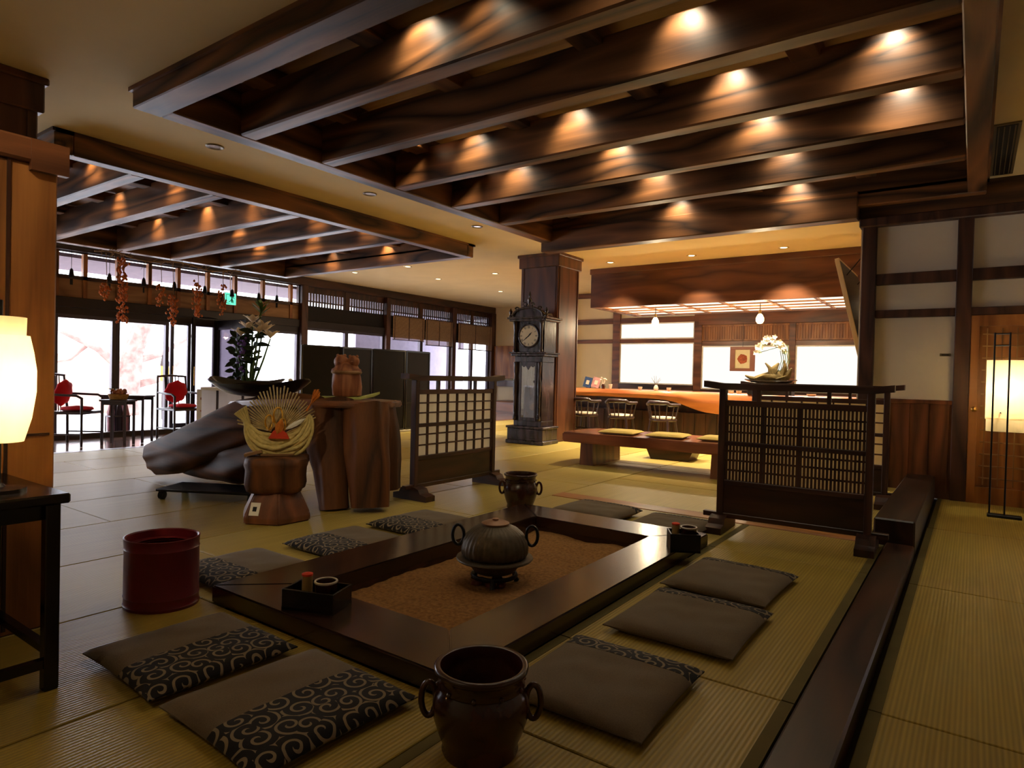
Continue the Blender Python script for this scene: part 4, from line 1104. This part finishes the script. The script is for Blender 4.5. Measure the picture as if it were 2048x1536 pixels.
for k in range(7): an = k*.9; a.tube([(0, 0, .07), (.03*math.cos(an), .03*math.sin(an), .14), (.09*math.cos(an), .05*math.sin(an), .2+.03*(k % 3))], [.004, .003, .002], 5)
a.build('twigs', M['drift'], t)
t = thing('berry_vase', 'little vase of pale blossom sprigs on the bar beside the menu cards', 'vase', (-5.58, 10.72, CT))
a = MB(); a.lathe([(0, 0), (.03, 0), (.04, .05), (.02, .09), (.015, .09), (0, .02)], 14); a.build('vase', M['jar'], t, 50)
a = MB()
for k in range(5): an = k*1.3; a.tube([(0, 0, .07), (.06*math.cos(an), .04*math.sin(an), .16+.02*(k % 3))], .003, 5); a.sph((.06*math.cos(an), .04*math.sin(an), .165+.02*(k % 3)), .016, n=8)
a.build('sprigs', M['lily'], t, 50)
# driftwood arrangement
t = thing('driftwood_arrangement', 'mossy driftwood with arching white orchids on a black stand behind the slatted screen', 'flower arrangement', (-2.62, 10.62, CT), 0)
a = MB(); a.box(-.3, -.12, 0, .36, .12, .17, .006); a.build('stand', M['blackwood'], t)
a = MB(); boat_bowl(a, .8, .34, .06); o = a.build('tray', M['lacquer'], t, 50); o.location = (.02, 0, .168)
a = MB()
for pts in ([(-.25, 0, .21, .05), (-.05, 0, .27, .08), (.12, .02, .3, .09), (.28, 0, .34, .03)], [(.0, 0, .23, .07), (.08, -.02, .4, .06), (.14, 0, .5, .015)], [(.1, 0, .25, .08), (.25, .03, .3, .06), (.33, 0, .42, .012)], [(-.1, 0, .25, .06), (.05, .02, .32, .09), (.2, 0, .26, .05)], [(.05, -.03, .3, .05), (.02, -.05, .42, .03), (-.05, -.06, .5, .01)], [(.2, 0, .3, .05), (.24, -.03, .45, .03), (.22, -.03, .55, .008)], [(-.15, 0, .22, .05), (-.26, -.04, .26, .035), (-.36, -.02, .3, .01)]): limb(a, pts, pts[0][0]*7+3, 7, .5)
a.build('driftwood', M['drift'], t, 50)
a = MB(); rn = random.Random(5)
for q, tip in enumerate(((-.12, .78), (-.02, .86), (.06, .84), (-.18, .66), (.12, .8))):
    x0_ = .12+.03*q; a.tube([(x0_, 0, .32), (x0_+.06, 0, .55), (x0_+.02, 0, .78), (tip[0], 0, tip[1])], .005, 6)
a.build('orchid_stems', M['leafg'], t, 60)
a = MB()
for q in range(30):
    f = rn.random(); c = Vector((-.2+.42*f, rn.uniform(-.06, .06), .70+.2*math.sin(PI*f)+rn.uniform(-.07, .05)))
    for k in range(5): an = k*2*PI/5; a.leaf(c, (math.cos(an), -.3, math.sin(an)), .05, .035, (0, -1, 0), 0)
a.build('orchid_blossom', M['orchid'], t)

# framed picture on the bar wall
t = thing('framed_picture', 'square framed picture with a round reddish disc hanging on the bar back wall', 'picture', (-3.86, 13.5, 1.25), .0)
a = MB(); w = .25; fwd = .06
a.box(-w, -.03, 0, w, 0, fwd, .006); a.box(-w, -.03, .5-fwd, w, 0, .5, .006); a.box(-w, -.03, fwd, -w+fwd+.04, 0, .5-fwd, .004); a.box(w-fwd-.04, -.03, fwd, w, 0, .5-fwd, .004); a.build('frame', M['picframe'], t)
a = MB(); a.box(-.16, -.012, .05, .16, -.004, .45); a.build('mount', M['picmat'], t)
a = MB(); a.prism([(.095*math.cos(2*PI*k/10)*(1+.12*(k % 2)), .25+.095*math.sin(2*PI*k/10)*(1+.12*(k % 2))) for k in range(10)], -.016, -.012, 'y'); a.build('round_motif', M['picdisc'], t)
a = MB(); a.cyl((0, -.005, .5), (0, -.005, .98), .004); a.build('hanging_cord', M['black'], t)

# tilted plaque
t = thing('tilted_plaque', 'large framed board hanging tilted from the wall beside the right hand post', 'plaque', (-1.05, 8.5, 1.28))
a = MB(); R_ = Euler((0, math.radians(-13.5), 0)).to_matrix()
a.obox(R_ @ Vector((0, .75, .64)), (.03, 1.5, 1.26), R_); a.build('board', M['blackwood'], t)
a = MB()
for y in (.0, 1.5): a.obox(R_ @ Vector((-.012, y, .64)), (.05, .05, 1.28), R_, .004)
for z in (0, 1.28): a.obox(R_ @ Vector((-.012, .75, z)), (.05, 1.5, .05), R_, .004)
a.build('frame', M['hoodlitwood'], t)
a = MB()
a.cyl((-.25, .3, 1.1), (.02, .3, 1.45), .006); a.build('hanging_wire', M['black'], t)
a = MB(); a.cyl((-.25, 1.2, 1.1), (.02, 1.2, 1.45), .006); a.build('hanging_wire', M['black'], t)

# pendant bulbs under the hood
def pendant(label, x):
    t = thing('pendant_lamp', label, 'pendant lamp', (x, 11.0, 2.40), 0, 'pendant lamps under the bar hood')
    a = MB(); a.cyl((0, 0, -.18), (0, 0, 0), .006); a.build('cord', M['black'], t)
    a = MB(); a.cyl((0, 0, -.24), (0, 0, -.17), .02, n=14); a.build('socket', M['brass'], t, 40)
    a = MB(); a.lathe([(0, -.40), (.04, -.39), (.062, -.35), (.06, -.30), (.035, -.25), (.02, -.235), (0, -.235)], 20); a.build('bulb', M['lampon'], t, 60)
pendant('glowing pendant bulb under the left half of the bar hood', -4.71)
pendant('glowing pendant bulb above the driftwood arrangement', -2.885)

# ================================================================== RIGHT SIDE
t = thing('floor_lamp', 'tall glowing paper floor lamp on thin black rods beside the lattice door', 'lamp', (.245, 7.08, -.06))
a = MB(); a.box(-.12, -.16, 0, .12, -.06, .025, .004); a.build('base', M['black'], t)
for x in (-.105, .0):
    a = MB(); a.cyl((x, -.115, .02), (x, -.115, 1.59), .007); a.build('rod', M['black'], t, 40)
a = MB()
for z in (1.58, 1.48): a.cyl((-.105, -.115, z), (.0, -.115, z), .005)
a.cyl((-.05, -.115, .9), (-.05, .0, .9), .005)
a.build('cross_bar', M['black'], t, 40)
def rrect(w, d, r, n=5):
    out = []
    for cx, cy, a0 in ((w-r, d-r, 0), (-(w-r), d-r, PI/2), (-(w-r), -(d-r), PI), (w-r, -(d-r), 1.5*PI)):
        for k in range(n): an = a0+PI/2*k/(n-1); out.append((cx+r*math.cos(an), cy+r*math.sin(an)))
    return out
def shell(a, w, d, r, z0, z1):
    O = rrect(w, d, r); I = rrect(w-.003, d-.003, r)
    a.ring_loft([[(x, y, z0) for x, y in O], [(x, y, z1) for x, y in O], [(x, y, z1) for x, y in I], [(x, y, z0) for x, y in I]], False, True)
a = MB(); shell(a, .155, .10, .05, .84, 1.355); a.build('lamp_shade', M['shader'], t, 50)
a = MB(); shell(a, .148, .093, .05, .735, .86); a.build('lower_shade', M['shader'], t, 50)
t = thing('wall_plate', 'small metal plate on the white wall panel left of the lattice door', 'wall plate', (-.237, YW+.05, 1.366))
a = MB(); a.box(-.045, -.008, -.014, .045, 0, .014, .002); a.build('plate', M['steel'], t)
a = MB(); a.box(-.03, -.0095, -.005, .03, -.008, .005); a.build('slot', M['black'], t)
t = thing('air_vent', 'slotted air vent in the plaster ceiling near the lattice door', 'vent', (.155, 6.78, ZC))
a = MB(); a.box(-.085, -.72, -.012, .085, .72, 0, .003); a.build('vent_frame', M['steel'], t)
a = MB(); a.box(-.065, -.69, -.0135, .065, .69, -.012); a.build('dark_opening', M['black'], t)
a = MB()
for k in range(4): a.box(-.055+k*.034, -.69, -.02, -.048+k*.034, .69, -.0135)
a.build('slats', M['steel'], t)

# downlights
def downlight(x, y, lit, label):
    t = thing('downlight', label, 'downlight', (x, y, ZC), 0, 'recessed downlights in the plaster ceiling')
    a = MB(); a.lathe([(.045, -.002), (.07, -.01), (.078, -.004), (.078, 0), (.045, 0)], 24, cap=False); a.build('ring', M['tin'] if lit else M['steel'], t, 50)
    a = MB(); a.lathe([(0, -.003), (.046, -.003), (.046, 0), (0, 0)], 24); a.build('lens', M['spotlens'] if lit else M['lampoff'], t)
DL = [(-5.547, 3.13, 0, 'dim recessed downlight in the ceiling band between the two beamed bays, nearest the camera'),
      (-5.50, 4.90, 0, 'dim recessed downlight in the ceiling band between the two beamed bays, the middle one'),
      (-5.45, 6.74, 0, 'dim recessed downlight in the ceiling band between the two beamed bays, the farthest'),
      (-10.12, 8.67, 1, 'lit downlight nearest the window wall, beyond the smaller beamed bay'),
      (-8.63, 8.65, 1, 'lit downlight beyond the smaller beamed bay, second from the windows'),
      (-9.18, 10.1, 1, 'lit downlight behind the first row past the smaller beamed bay'),
      (-7.66, 10.06, 1, 'lit downlight left of the column, level with the clock top'),
      (-9.19, 12.3, 1, 'lit downlight farthest back, left of the clock'),
      (-3.71, 8.58, 1, 'lit downlight in front of the bar hood, nearer row, left one'),
      (-2.32, 8.59, 1, 'lit downlight in front of the bar hood, nearer row, right one'),
      (-5.13, 10.0, 1, 'lit downlight right beside the column top, against the hood'),
      (-3.715, 10.04, 1, 'lit downlight against the middle of the bar hood'),
      (-2.33, 10.06, 1, 'lit downlight against the right part of the bar hood')]
for d in DL: downlight(*d)

# ================================================================== WINDOW SIDE
def armchair(label):
    t = thing('lobby_armchair', label, 'chair', (0, 0, 0), 0, 'dark lobby armchairs by the window')
    a = MB(); a.box(-.25, -.24, .42, .25, .24, .455, .006); a.build('seat', M['chairw'], t)
    for sx in (-1, 1):
        a = MB(); a.tube([(sx*.235, -.225, 0), (sx*.235, -.23, .45), (sx*.215, -.27, .93)], [.018, .018, .014], 8); a.build('back_leg', M['chairw'], t, 60)
        a = MB(); a.tube([(sx*.235, .22, 0), (sx*.24, .22, .64)], [.016, .017], 8); a.build('front_leg', M['chairw'], t, 60)
        a = MB(); a.tube([(sx*.222, -.25, .68), (sx*.25, 0, .67), (sx*.25, .16, .665), (sx*.24, .22, .63)], .016, 8); a.build('armrest', M['chairw'], t, 60)
        a = MB(); a.cyl((sx*.235, -.22, .16), (sx*.235, .22, .16), .011); a.build('stretcher', M['chairw'], t, 60)
    a = MB(); a.tube([(-.225, -.27, .92), (0, -.275, .935), (.225, -.27, .92)], .016, 8); a.build('top_rail', M['chairw'], t, 60)
    a = MB()
    for x in (-.1, -.05, 0, .05, .1): a.cyl((x, -.235, .45), (x*1.1, -.272, .92), .008, n=6)
    a.build('back_spindles', M['chairw'], t, 60)
    return t
A1 = armchair('dark armchair by the window, next to the tall cabinet'); A1.location = (-9.70, 3.60, -.002); A1.rotation_euler = (0, 0, math.radians(-50))
A2 = dup(A1, (-9.70, 5.02, -.002), math.radians(-86), 'dark armchair by the window, right of the small nested tables')
def round_cush(loc, rz, label, flat):
    a = MB(); n = 28
    if flat: a.lathe([(0, 0), (.15, .0), (.19, .025), (.17, .05), (0, .07)], n, wob=lambda an, z: 1+.07*math.cos(an*8))
    else: a.lathe([(0, -.055), (.1, -.05), (.165, -.02), (.172, 0), (.165, .02), (.1, .05), (0, .055)], n, wob=lambda an, z: 1+.06*math.cos(an*8))
    o = a.build('red_cushion', M['redcush'], None, 70, loc); o.rotation_euler = (0, 0, 0) if flat else (PI/2-.2, 0, rz)
    tag(o, label, 'cushion', 'red cushions on the lobby armchairs')
for A, lbs in ((A1, ('round red cushion leaning on the back of the armchair by the tall cabinet', 'flat red seat cushion on the armchair by the tall cabinet')), (A2, ('round red cushion leaning on the back of the armchair right of the nested tables', 'flat red seat cushion on the armchair right of the nested tables'))):
    rz = A.rotation_euler.z; f = Vector((-math.sin(rz), math.cos(rz), 0))
    round_cush(Vector(A.location)+Vector((0, 0, .456))+f*.03, rz, lbs[1], True)
    round_cush(Vector(A.location)+Vector((0, 0, .69))-f*.15, rz, lbs[0], False)
def nest(label, loc, rz, w, d, h):
    t = thing('nested_table', label, 'table', loc, math.radians(rz), 'small dark nested tables by the window')
    a = MB(); a.box(-w/2, -d/2, h-.025, w/2, d/2, h, .004); a.build('tabletop', M['chairw'], t)
    for sx in (-1, 1):
        for sy in (-1, 1): a = MB(); a.box(sx*(w/2-.03)-.013, sy*(d/2-.03)-.013, 0, sx*(w/2-.03)+.013, sy*(d/2-.03)+.013, h-.025); a.build('leg', M['chairw'], t)
    a = MB(); a.box(-w/2+.03, -d/2+.02, h-.07, w/2-.03, -d/2+.035, h-.025); a.box(-w/2+.03, d/2-.035, h-.07, w/2-.03, d/2-.02, h-.025); a.build('apron', M['chairw'], t)
nest('larger dark nested table between the two window armchairs', (-9.66, 4.24, -.002), 36, .62, .30, .66)
nest('smaller dark nested table carrying the basket, in front of the larger one', (-9.38, 4.00, -.002), 36, .36, .27, .61)
t = thing('wicker_basket', 'wicker basket of dried flowers on the smaller nested table', 'basket', (-9.38, 4.00, .61), .6)
a = MB(); a.lathe([(0, 0), (.10, 0), (.12, .05), (.125, .07), (.115, .07), (.10, .03), (0, .03)], 24); a.build('basket', M['wicker'], t, 50)
a = MB(); rn = random.Random(8)
for q in range(26): an = rn.uniform(0, 2*PI); r = rn.uniform(0, .10); a.sph((r*math.cos(an), r*math.sin(an), .08+rn.uniform(0, .05)), rn.uniform(.015, .03), n=7)
o = a.build('dried_flowers', M['clay'], t, 60); o['kind'] = 'stuff'
t = thing('potted_plant', 'little green plant on the larger nested table', 'plant', (-9.82, 4.12, .66))
a = MB(); a.lathe([(0, 0), (.035, 0), (.045, .05), (.04, .05), (0, .04)], 14); a.build('pot', M['jar'], t, 40)
a = MB()
for q in range(16): an = q*2.4; a.leaf((0, 0, .04), (math.cos(an), math.sin(an), .9), .09, .03)
a.build('leaves', M['leafg'], t)
t = thing('umbrella_stand', 'pink and grey umbrella stand on the entry floor behind the nested tables', 'umbrella stand', (-10.85, 4.62, -.17))
a = MB(); a.box(-.11, -.14, 0, .11, .14, .03); a.box(-.11, -.14, .44, .11, .14, .46)
for sx in (-1, 1):
    for sy in (-1, 1): a.cyl((sx*.1, sy*.13, .0), (sx*.1, sy*.13, .46), .01)
a.build('rack', M['alu'], t)
for q, (x, y, mt) in enumerate(((-.04, -.08, 'pink'), (.04, .0, 'alu'), (-.03, .07, 'pink'), (.05, .09, 'pink'))):
    o = thing('umbrella', ('pink furled umbrella nearest the cabinet in the umbrella stand', 'dark grey furled umbrella in the umbrella stand', 'pink furled umbrella at the back of the umbrella stand', 'pink furled umbrella at the right end of the umbrella stand')[q], 'umbrella', (-10.85+x, 4.62+y, -.14), 0, 'umbrellas in the stand')
    a = MB(); a.lathe([(.004, 0), (.012, .05), (.045, .2), (.05, .45), (.02, .62), (.008, .65)], 12, wob=lambda an, z: 1+.15*math.cos(an*6)); a.build('canopy', M[mt], o, 60)
    a = MB(); a.tube([(0, 0, .64), (0, 0, .78), (.02, 0, .80), (.04, 0, .78)], .009, 6); a.build('handle', M['chairw'], o, 60)

# wind bells hanging in the transom
ords = ['first', 'second', 'third', 'fourth', 'fifth', 'sixth', 'seventh', 'eighth']
b0 = thing('wind_bell', 'x', 'bell', (0, 0, 0), 0, 'iron wind bells in the transom')
a = MB(); a.cyl((0, 0, -.33), (0, 0, 0), .004, n=6); a.build('cord', M['black'], b0)
a = MB(); a.lathe([(.035, -.47), (.042, -.46), (.034, -.41), (.026, -.36), (.012, -.33), (0, -.325)], 14); a.build('bell_body', M['black'], b0, 50)
a = MB(); a.box(-.002, -.02, -.58, .002, .02, -.49); a.cyl((0, 0, -.5), (0, 0, -.42), .002, n=5); a.build('paper_slip', M['black'], b0)
for k, y in enumerate((4.16, 4.70, 5.23, 5.74, 6.29, 6.82, 7.38, 7.78)):
    lb = 'dark wind bell hanging before the transom windows, %s counted from the tall cabinet' % ords[k]
    if k == 0: b0.location = (-11.40, y, 2.88); b0['label'] = lb
    else: dup(b0, (-11.40, y, 2.88), .3*k, lb)
# dried vine with orange husks
a = MB(); rn = random.Random(11)
pts = [(-10.70+.03*math.sin(k*1.3), 4.2+k*.145, 2.76+.035*math.sin(k*.9)) for k in range(17)]
a.tube(pts, .012, 6)
for k in range(60):
    f = rn.uniform(0, 15.9); i = int(f); p = Vector(pts[i]).lerp(Vector(pts[i+1]), f-i)
    q = p+Vector((rn.uniform(-.08, .08), rn.uniform(-.12, .12), rn.uniform(-.16, .08))); a.tube([p, (p+q)/2+Vector((0, .03, .02)), q], [.005, .004, .002], 5)
tag(a.build('vine_branch', M['vine'], None, 60), 'long dry vine branch hung along the beam in front of the transom', 'vine')
HB = [(4.36, 2.30, 2.05, 30, 'small cluster of dried orange husks hanging nearest the tall cabinet'), (4.60, 2.72, 1.72, 150, 'longest and densest hanging cluster of dried orange husks'), (5.17, 2.38, 2.05, 34, 'short dried husk cluster, third from the cabinet along the vine'), (5.36, 2.25, 1.74, 60, 'dried husk cluster hanging low beside the middle window mullion'), (5.78, 2.52, 1.92, 80, 'full dried husk cluster before the entrance doors'), (6.22, 2.52, 2.0, 44, 'dried husk cluster at the right end of the vine')]
for y, z1, z0, n, lb in HB:
    t = thing('hanging_husk_cluster', lb, 'dried plant', (-10.70, y, 2.76), 0, 'dried orange husk clusters on the vine')
    a = MB(); a.tube([(0, 0, 0), (.01, .02, (z1+z0)/2-2.76), (0, 0, z0-2.76)], .005, 5); a.build('stem', M['vine'], t)
    a = MB()
    for k in range(n):
        z = rn.uniform(z0, z1)-2.76; an = rn.uniform(0, 2*PI); r = rn.uniform(.01, .085)
        c = (r*math.cos(an), r*math.sin(an), z)
        a.lathe([(0, -.028), (.016, -.012), (.018, .0), (.008, .018), (0, .024)], 6, c=c)
    o = a.build('husks', M['husk'], t, 60); o['kind'] = 'stuff'
# exit sign
t = thing('exit_sign', 'lit pale green exit sign above the entrance doors', 'sign', (-11.60, 6.9, 2.27))
a = MB(); a.box(-.02, -.12, 0, .015, .12, .235, .004); a.cyl((0, 0, .23), (0, 0, .59), .008); a.build('housing', M['white'], t)
a = MB(); a.box(.016, -.112, .008, .018, .112, .227); a.build('lit_face', M['exitm'], t)
M['exitg'] = plain('exit_green', rgb(20, 120, 80), .5, .3)
a = MB()
a.box(.018, -.09, .03, .020, -.02, .038); a.box(.018, -.09, .03, .020, -.082, .2); a.box(.018, -.09, .192, .020, .0, .2)
a.sph((.019, .045, .185), .016, (.2, 1, 1), 8)
for p, q in (((.04, .165), (.02, .11)), ((.02, .11), (.055, .085)), ((.055, .085), (.05, .04)), ((.02, .11), (-.01, .07)), ((-.01, .07), (-.035, .065)), ((.04, .16), (.075, .13)), ((.04, .16), (.005, .145))): a.tube([(.019, p[0], p[1]), (.019, q[0], q[1])], .007, 6)
a.build('running_figure', M['exitg'], t)
# reed blinds
for y0, y1, z0, lb in ((11.1, 12.2, 1.86, 'reed blind hanging over the far windows, nearest the black folding screen'), (12.25, 13.3, 1.78, 'reed blind over the far windows, middle one'), (13.55, 15.05, 1.74, 'reed blind over the last windows before the end wall')):
    t = thing('reed_blind', lb, 'blind', (-11.53, (y0+y1)/2, 2.46), 0, 'reed blinds on the far windows')
    a = MB(); w = y1-y0; n = int((2.46-z0)/.014)
    for k in range(n): a.box(-.003, -w/2, -(k+1)*.014+.0045, .003, w/2, -k*.014)
    a.build('reeds', M['sudare'], t)
    a = MB()
    for y in (-w*.45, 0, w*.45): a.box(-.006, y-.012, -(2.46-z0), .006, y+.012, 0)
    a.box(-.008, -w/2, -.03, .008, w/2, 0); a.box(-.008, -w/2, z0-2.47, .008, w/2, z0-2.45)
    a.build('binding', M['darky'], t)

# ================================================================== GARDEN
t = thing('garden_tree', 'bare pale barked tree standing in the snowy garden outside the windows', 'tree', (-19.0, 8.2, -.3))
a = MB(); limb(a, [(0, 0, 0, .42), (.1, .1, .9, .3), (-.05, .25, 1.7, .26), (.1, .5, 2.6, .22), (.2, .5, 4, .16)], 5.5, 10, .3); a.build('trunk', M['bark'], t, 60)
a = MB()
for pts in ([(0, .1, 1.2, .14), (.2, -.7, 1.8, .1), (.3, -1.6, 2.2, .05)], [(0, .3, 1.5, .12), (0, 1.0, 1.7, .08), (.2, 1.8, 2.3, .04)], [(.1, -.9, 1.9, .06), (.1, -1.3, 1.5, .04), (.1, -1.9, 1.35, .02)], [(0, .2, .8, .14), (.2, .9, 1.0, .09), (.1, 1.5, 1.5, .04)]): limb(a, pts, pts[1][1]*3, 7, .3)
a.build('branches', M['bark'], t, 60)
t = thing('garden_signpost', 'dark post with a yellow panel in the garden, seen through the middle window', 'signpost', (-17.0, 8.35, -.3))
t.scale = (.5, .5, .95)
a = MB(); a.box(-.1, -.1, 0, .1, .1, .75); a.box(-.05, -.05, .75, .05, .05, 1.05); a.prism([(-.2, 1.45), (.2, 1.45), (0, 1.75)], -.15, .15, 'y'); a.build('post', M['alud'], t)
a = MB(); a.box(-.14, -.14, 1.05, .14, .14, 1.45); a.build('yellow_panel', M['yellow'], t)
# ================================================================== LIGHT
def spot(x, y, z, e, ang=70, blend=.6, col=(1, .84, .58), r=.03, tilt=0):
    l = bpy.data.lights.new('spot_light', 'SPOT'); l.energy = e; l.spot_size = math.radians(ang); l.spot_blend = blend; l.color = col; l.shadow_soft_size = r
    o = bpy.data.objects.new('spot_light', l); COL.objects.link(o); o.location = (x, y, z); o.rotation_euler = (tilt, 0, 0); return o
def point(x, y, z, e, col=(1, .78, .48), r=.05):
    l = bpy.data.lights.new('lamp_light', 'POINT'); l.energy = e; l.color = col; l.shadow_soft_size = r
    o = bpy.data.objects.new('lamp_light', l); COL.objects.link(o); o.location = (x, y, z); return o
E_BAY = 11
TB = .14
for yb, xs in ((3.01, (-2.80,)), (3.78, (-1.43,)), (4.668, (-3.72, -2.69, -1.43, -.46)), (5.52, (-3.84, -2.73, -1.45, -.47)), (6.40, (-2.73, -1.46)), (7.46+TB, (-2.95, -1.62))):
    for x in xs: spot(x, yb-TB-.16, 3.275, E_BAY, 84, 1.0, (1, .87, .64), .04, .62); spot(x, yb-TB-.2, 3.275, 6.0 if yb > 5 else 2.5, 140, 1.0, (1, .88, .64))  # second, wide spot of each pair is added bay fill
for yb, xs in ((2.95, (-7.2,)), (3.74, (-8.5, -7.15)), (4.68, (-9.5, -8.2, -7.1)), (5.5, (-10.2, -8.8, -7.0)), (6.35, (-9.6, -8.2, -7.0)), (7.68, (-9.4, -8.0))):
    for x in xs: spot(x, yb-TB-.15, 3.225, 9, 84, 1.0, (1, .74, .46), .03, .66); spot(x, yb-TB-.2, 3.22, 2, 150, 1.0, (1, .74, .46))
for d in DL:
    if d[2]: spot(d[0], d[1], ZC-.02, 150 if d[0] < -6 else 240, 92, .9)
for yy in (4.25, 5.1):
    o = spot(-4.15, yy, 3.27, 22, 100, 1.0, (1, .80, .54)); o.rotation_euler = (0, .95, 0)
for xx, yy in ((-2.3, 2.72), (-1.43, 2.72)): spot(xx, yy, 3.27, 5, 120, 1.0)  # added wide spots, fill light over the hearth bay
def aimed(p, q, e, ang):
    o = spot(p[0], p[1], p[2], e, ang, 1.0, (1, .84, .56), .05); d = Vector(q)-Vector(p)
    o.rotation_euler = d.to_track_quat('-Z', 'Y').to_euler()
aimed((-1.7, -.5, ZC-.03), (-4.1, 3.2, .6), 60, 50)  # unseen accent spot added to brighten the root table and straw ornament
# unseen fill spots added to brighten the near end, above and behind the camera
for x, y in ((-2.2, -.7), (-3.4, -.9), (-4.8, -.6)): spot(x, y, ZC-.03, 9, 130, 1.0, (1, .84, .55))
# lamps
point(-2.595, .745, 1.0, 4.2, (1, .86, .62), .03)
point(.245, 7.08, 1.05, 4.0, (1, .88, .66), .03)
point(-4.71, 11.0, 2.0, 36, (1, .8, .5), .06); point(-2.885, 11.0, 2.0, 36, (1, .8, .5), .06)
# daylight: the sky outside, with portals in the glazed wall
w = bpy.data.worlds.new('sky'); SC.world = w; w.use_nodes = True
nt = w.node_tree; bg = nt.nodes['Background']; bg.inputs[0].default_value = (.86, .90, 1.0, 1); bg.inputs[1].default_value = 3.9
def portal(y0, y1, z0, z1):
    l = bpy.data.lights.new('window_portal', 'AREA'); l.shape = 'RECTANGLE'; l.size = z1-z0; l.size_y = y1-y0
    l.cycles.is_portal = True
    o = bpy.data.objects.new('window_portal', l); COL.objects.link(o); o.location = (-11.76, (y0+y1)/2, (z0+z1)/2); o.rotation_euler = (0, -PI/2, 0)
portal(-1.3, 8.5, -.17, 2.0); portal(8.66, 15.1, -.17, 2.0); portal(-1.3, 15.1, 2.42, 2.86)

# ================================================================== CAMERA
cd = bpy.data.cameras.new('camera'); cam = bpy.data.objects.new('camera', cd); COL.objects.link(cam)
f_, yaw, pitch, roll = 1291.2, .6205, -.0146, .0236
cd.sensor_width = 36; cd.lens = 36*f_/2048; cd.clip_start = .05; cd.clip_end = 200
r_ = Vector((math.cos(yaw), math.sin(yaw), 0)); fw = Vector((-math.sin(yaw), math.cos(yaw), 0)); up = Vector((0, 0, 1))
F_ = fw*math.cos(pitch)+up*math.sin(pitch); U_ = -fw*math.sin(pitch)+up*math.cos(pitch)
R2 = r_*math.cos(roll)+U_*math.sin(roll); U2 = -r_*math.sin(roll)+U_*math.cos(roll)
mw = Matrix(((R2.x, U2.x, -F_.x, 0), (R2.y, U2.y, -F_.y, 0), (R2.z, U2.z, -F_.z, 1.07), (0, 0, 0, 1)))
cam.matrix_world = mw
SC.camera = cam
vs = SC.view_settings
vs.view_transform = 'Standard'; vs.look = 'None'; vs.gamma = 1; vs.use_curve_mapping = False; vs.exposure = 1.2
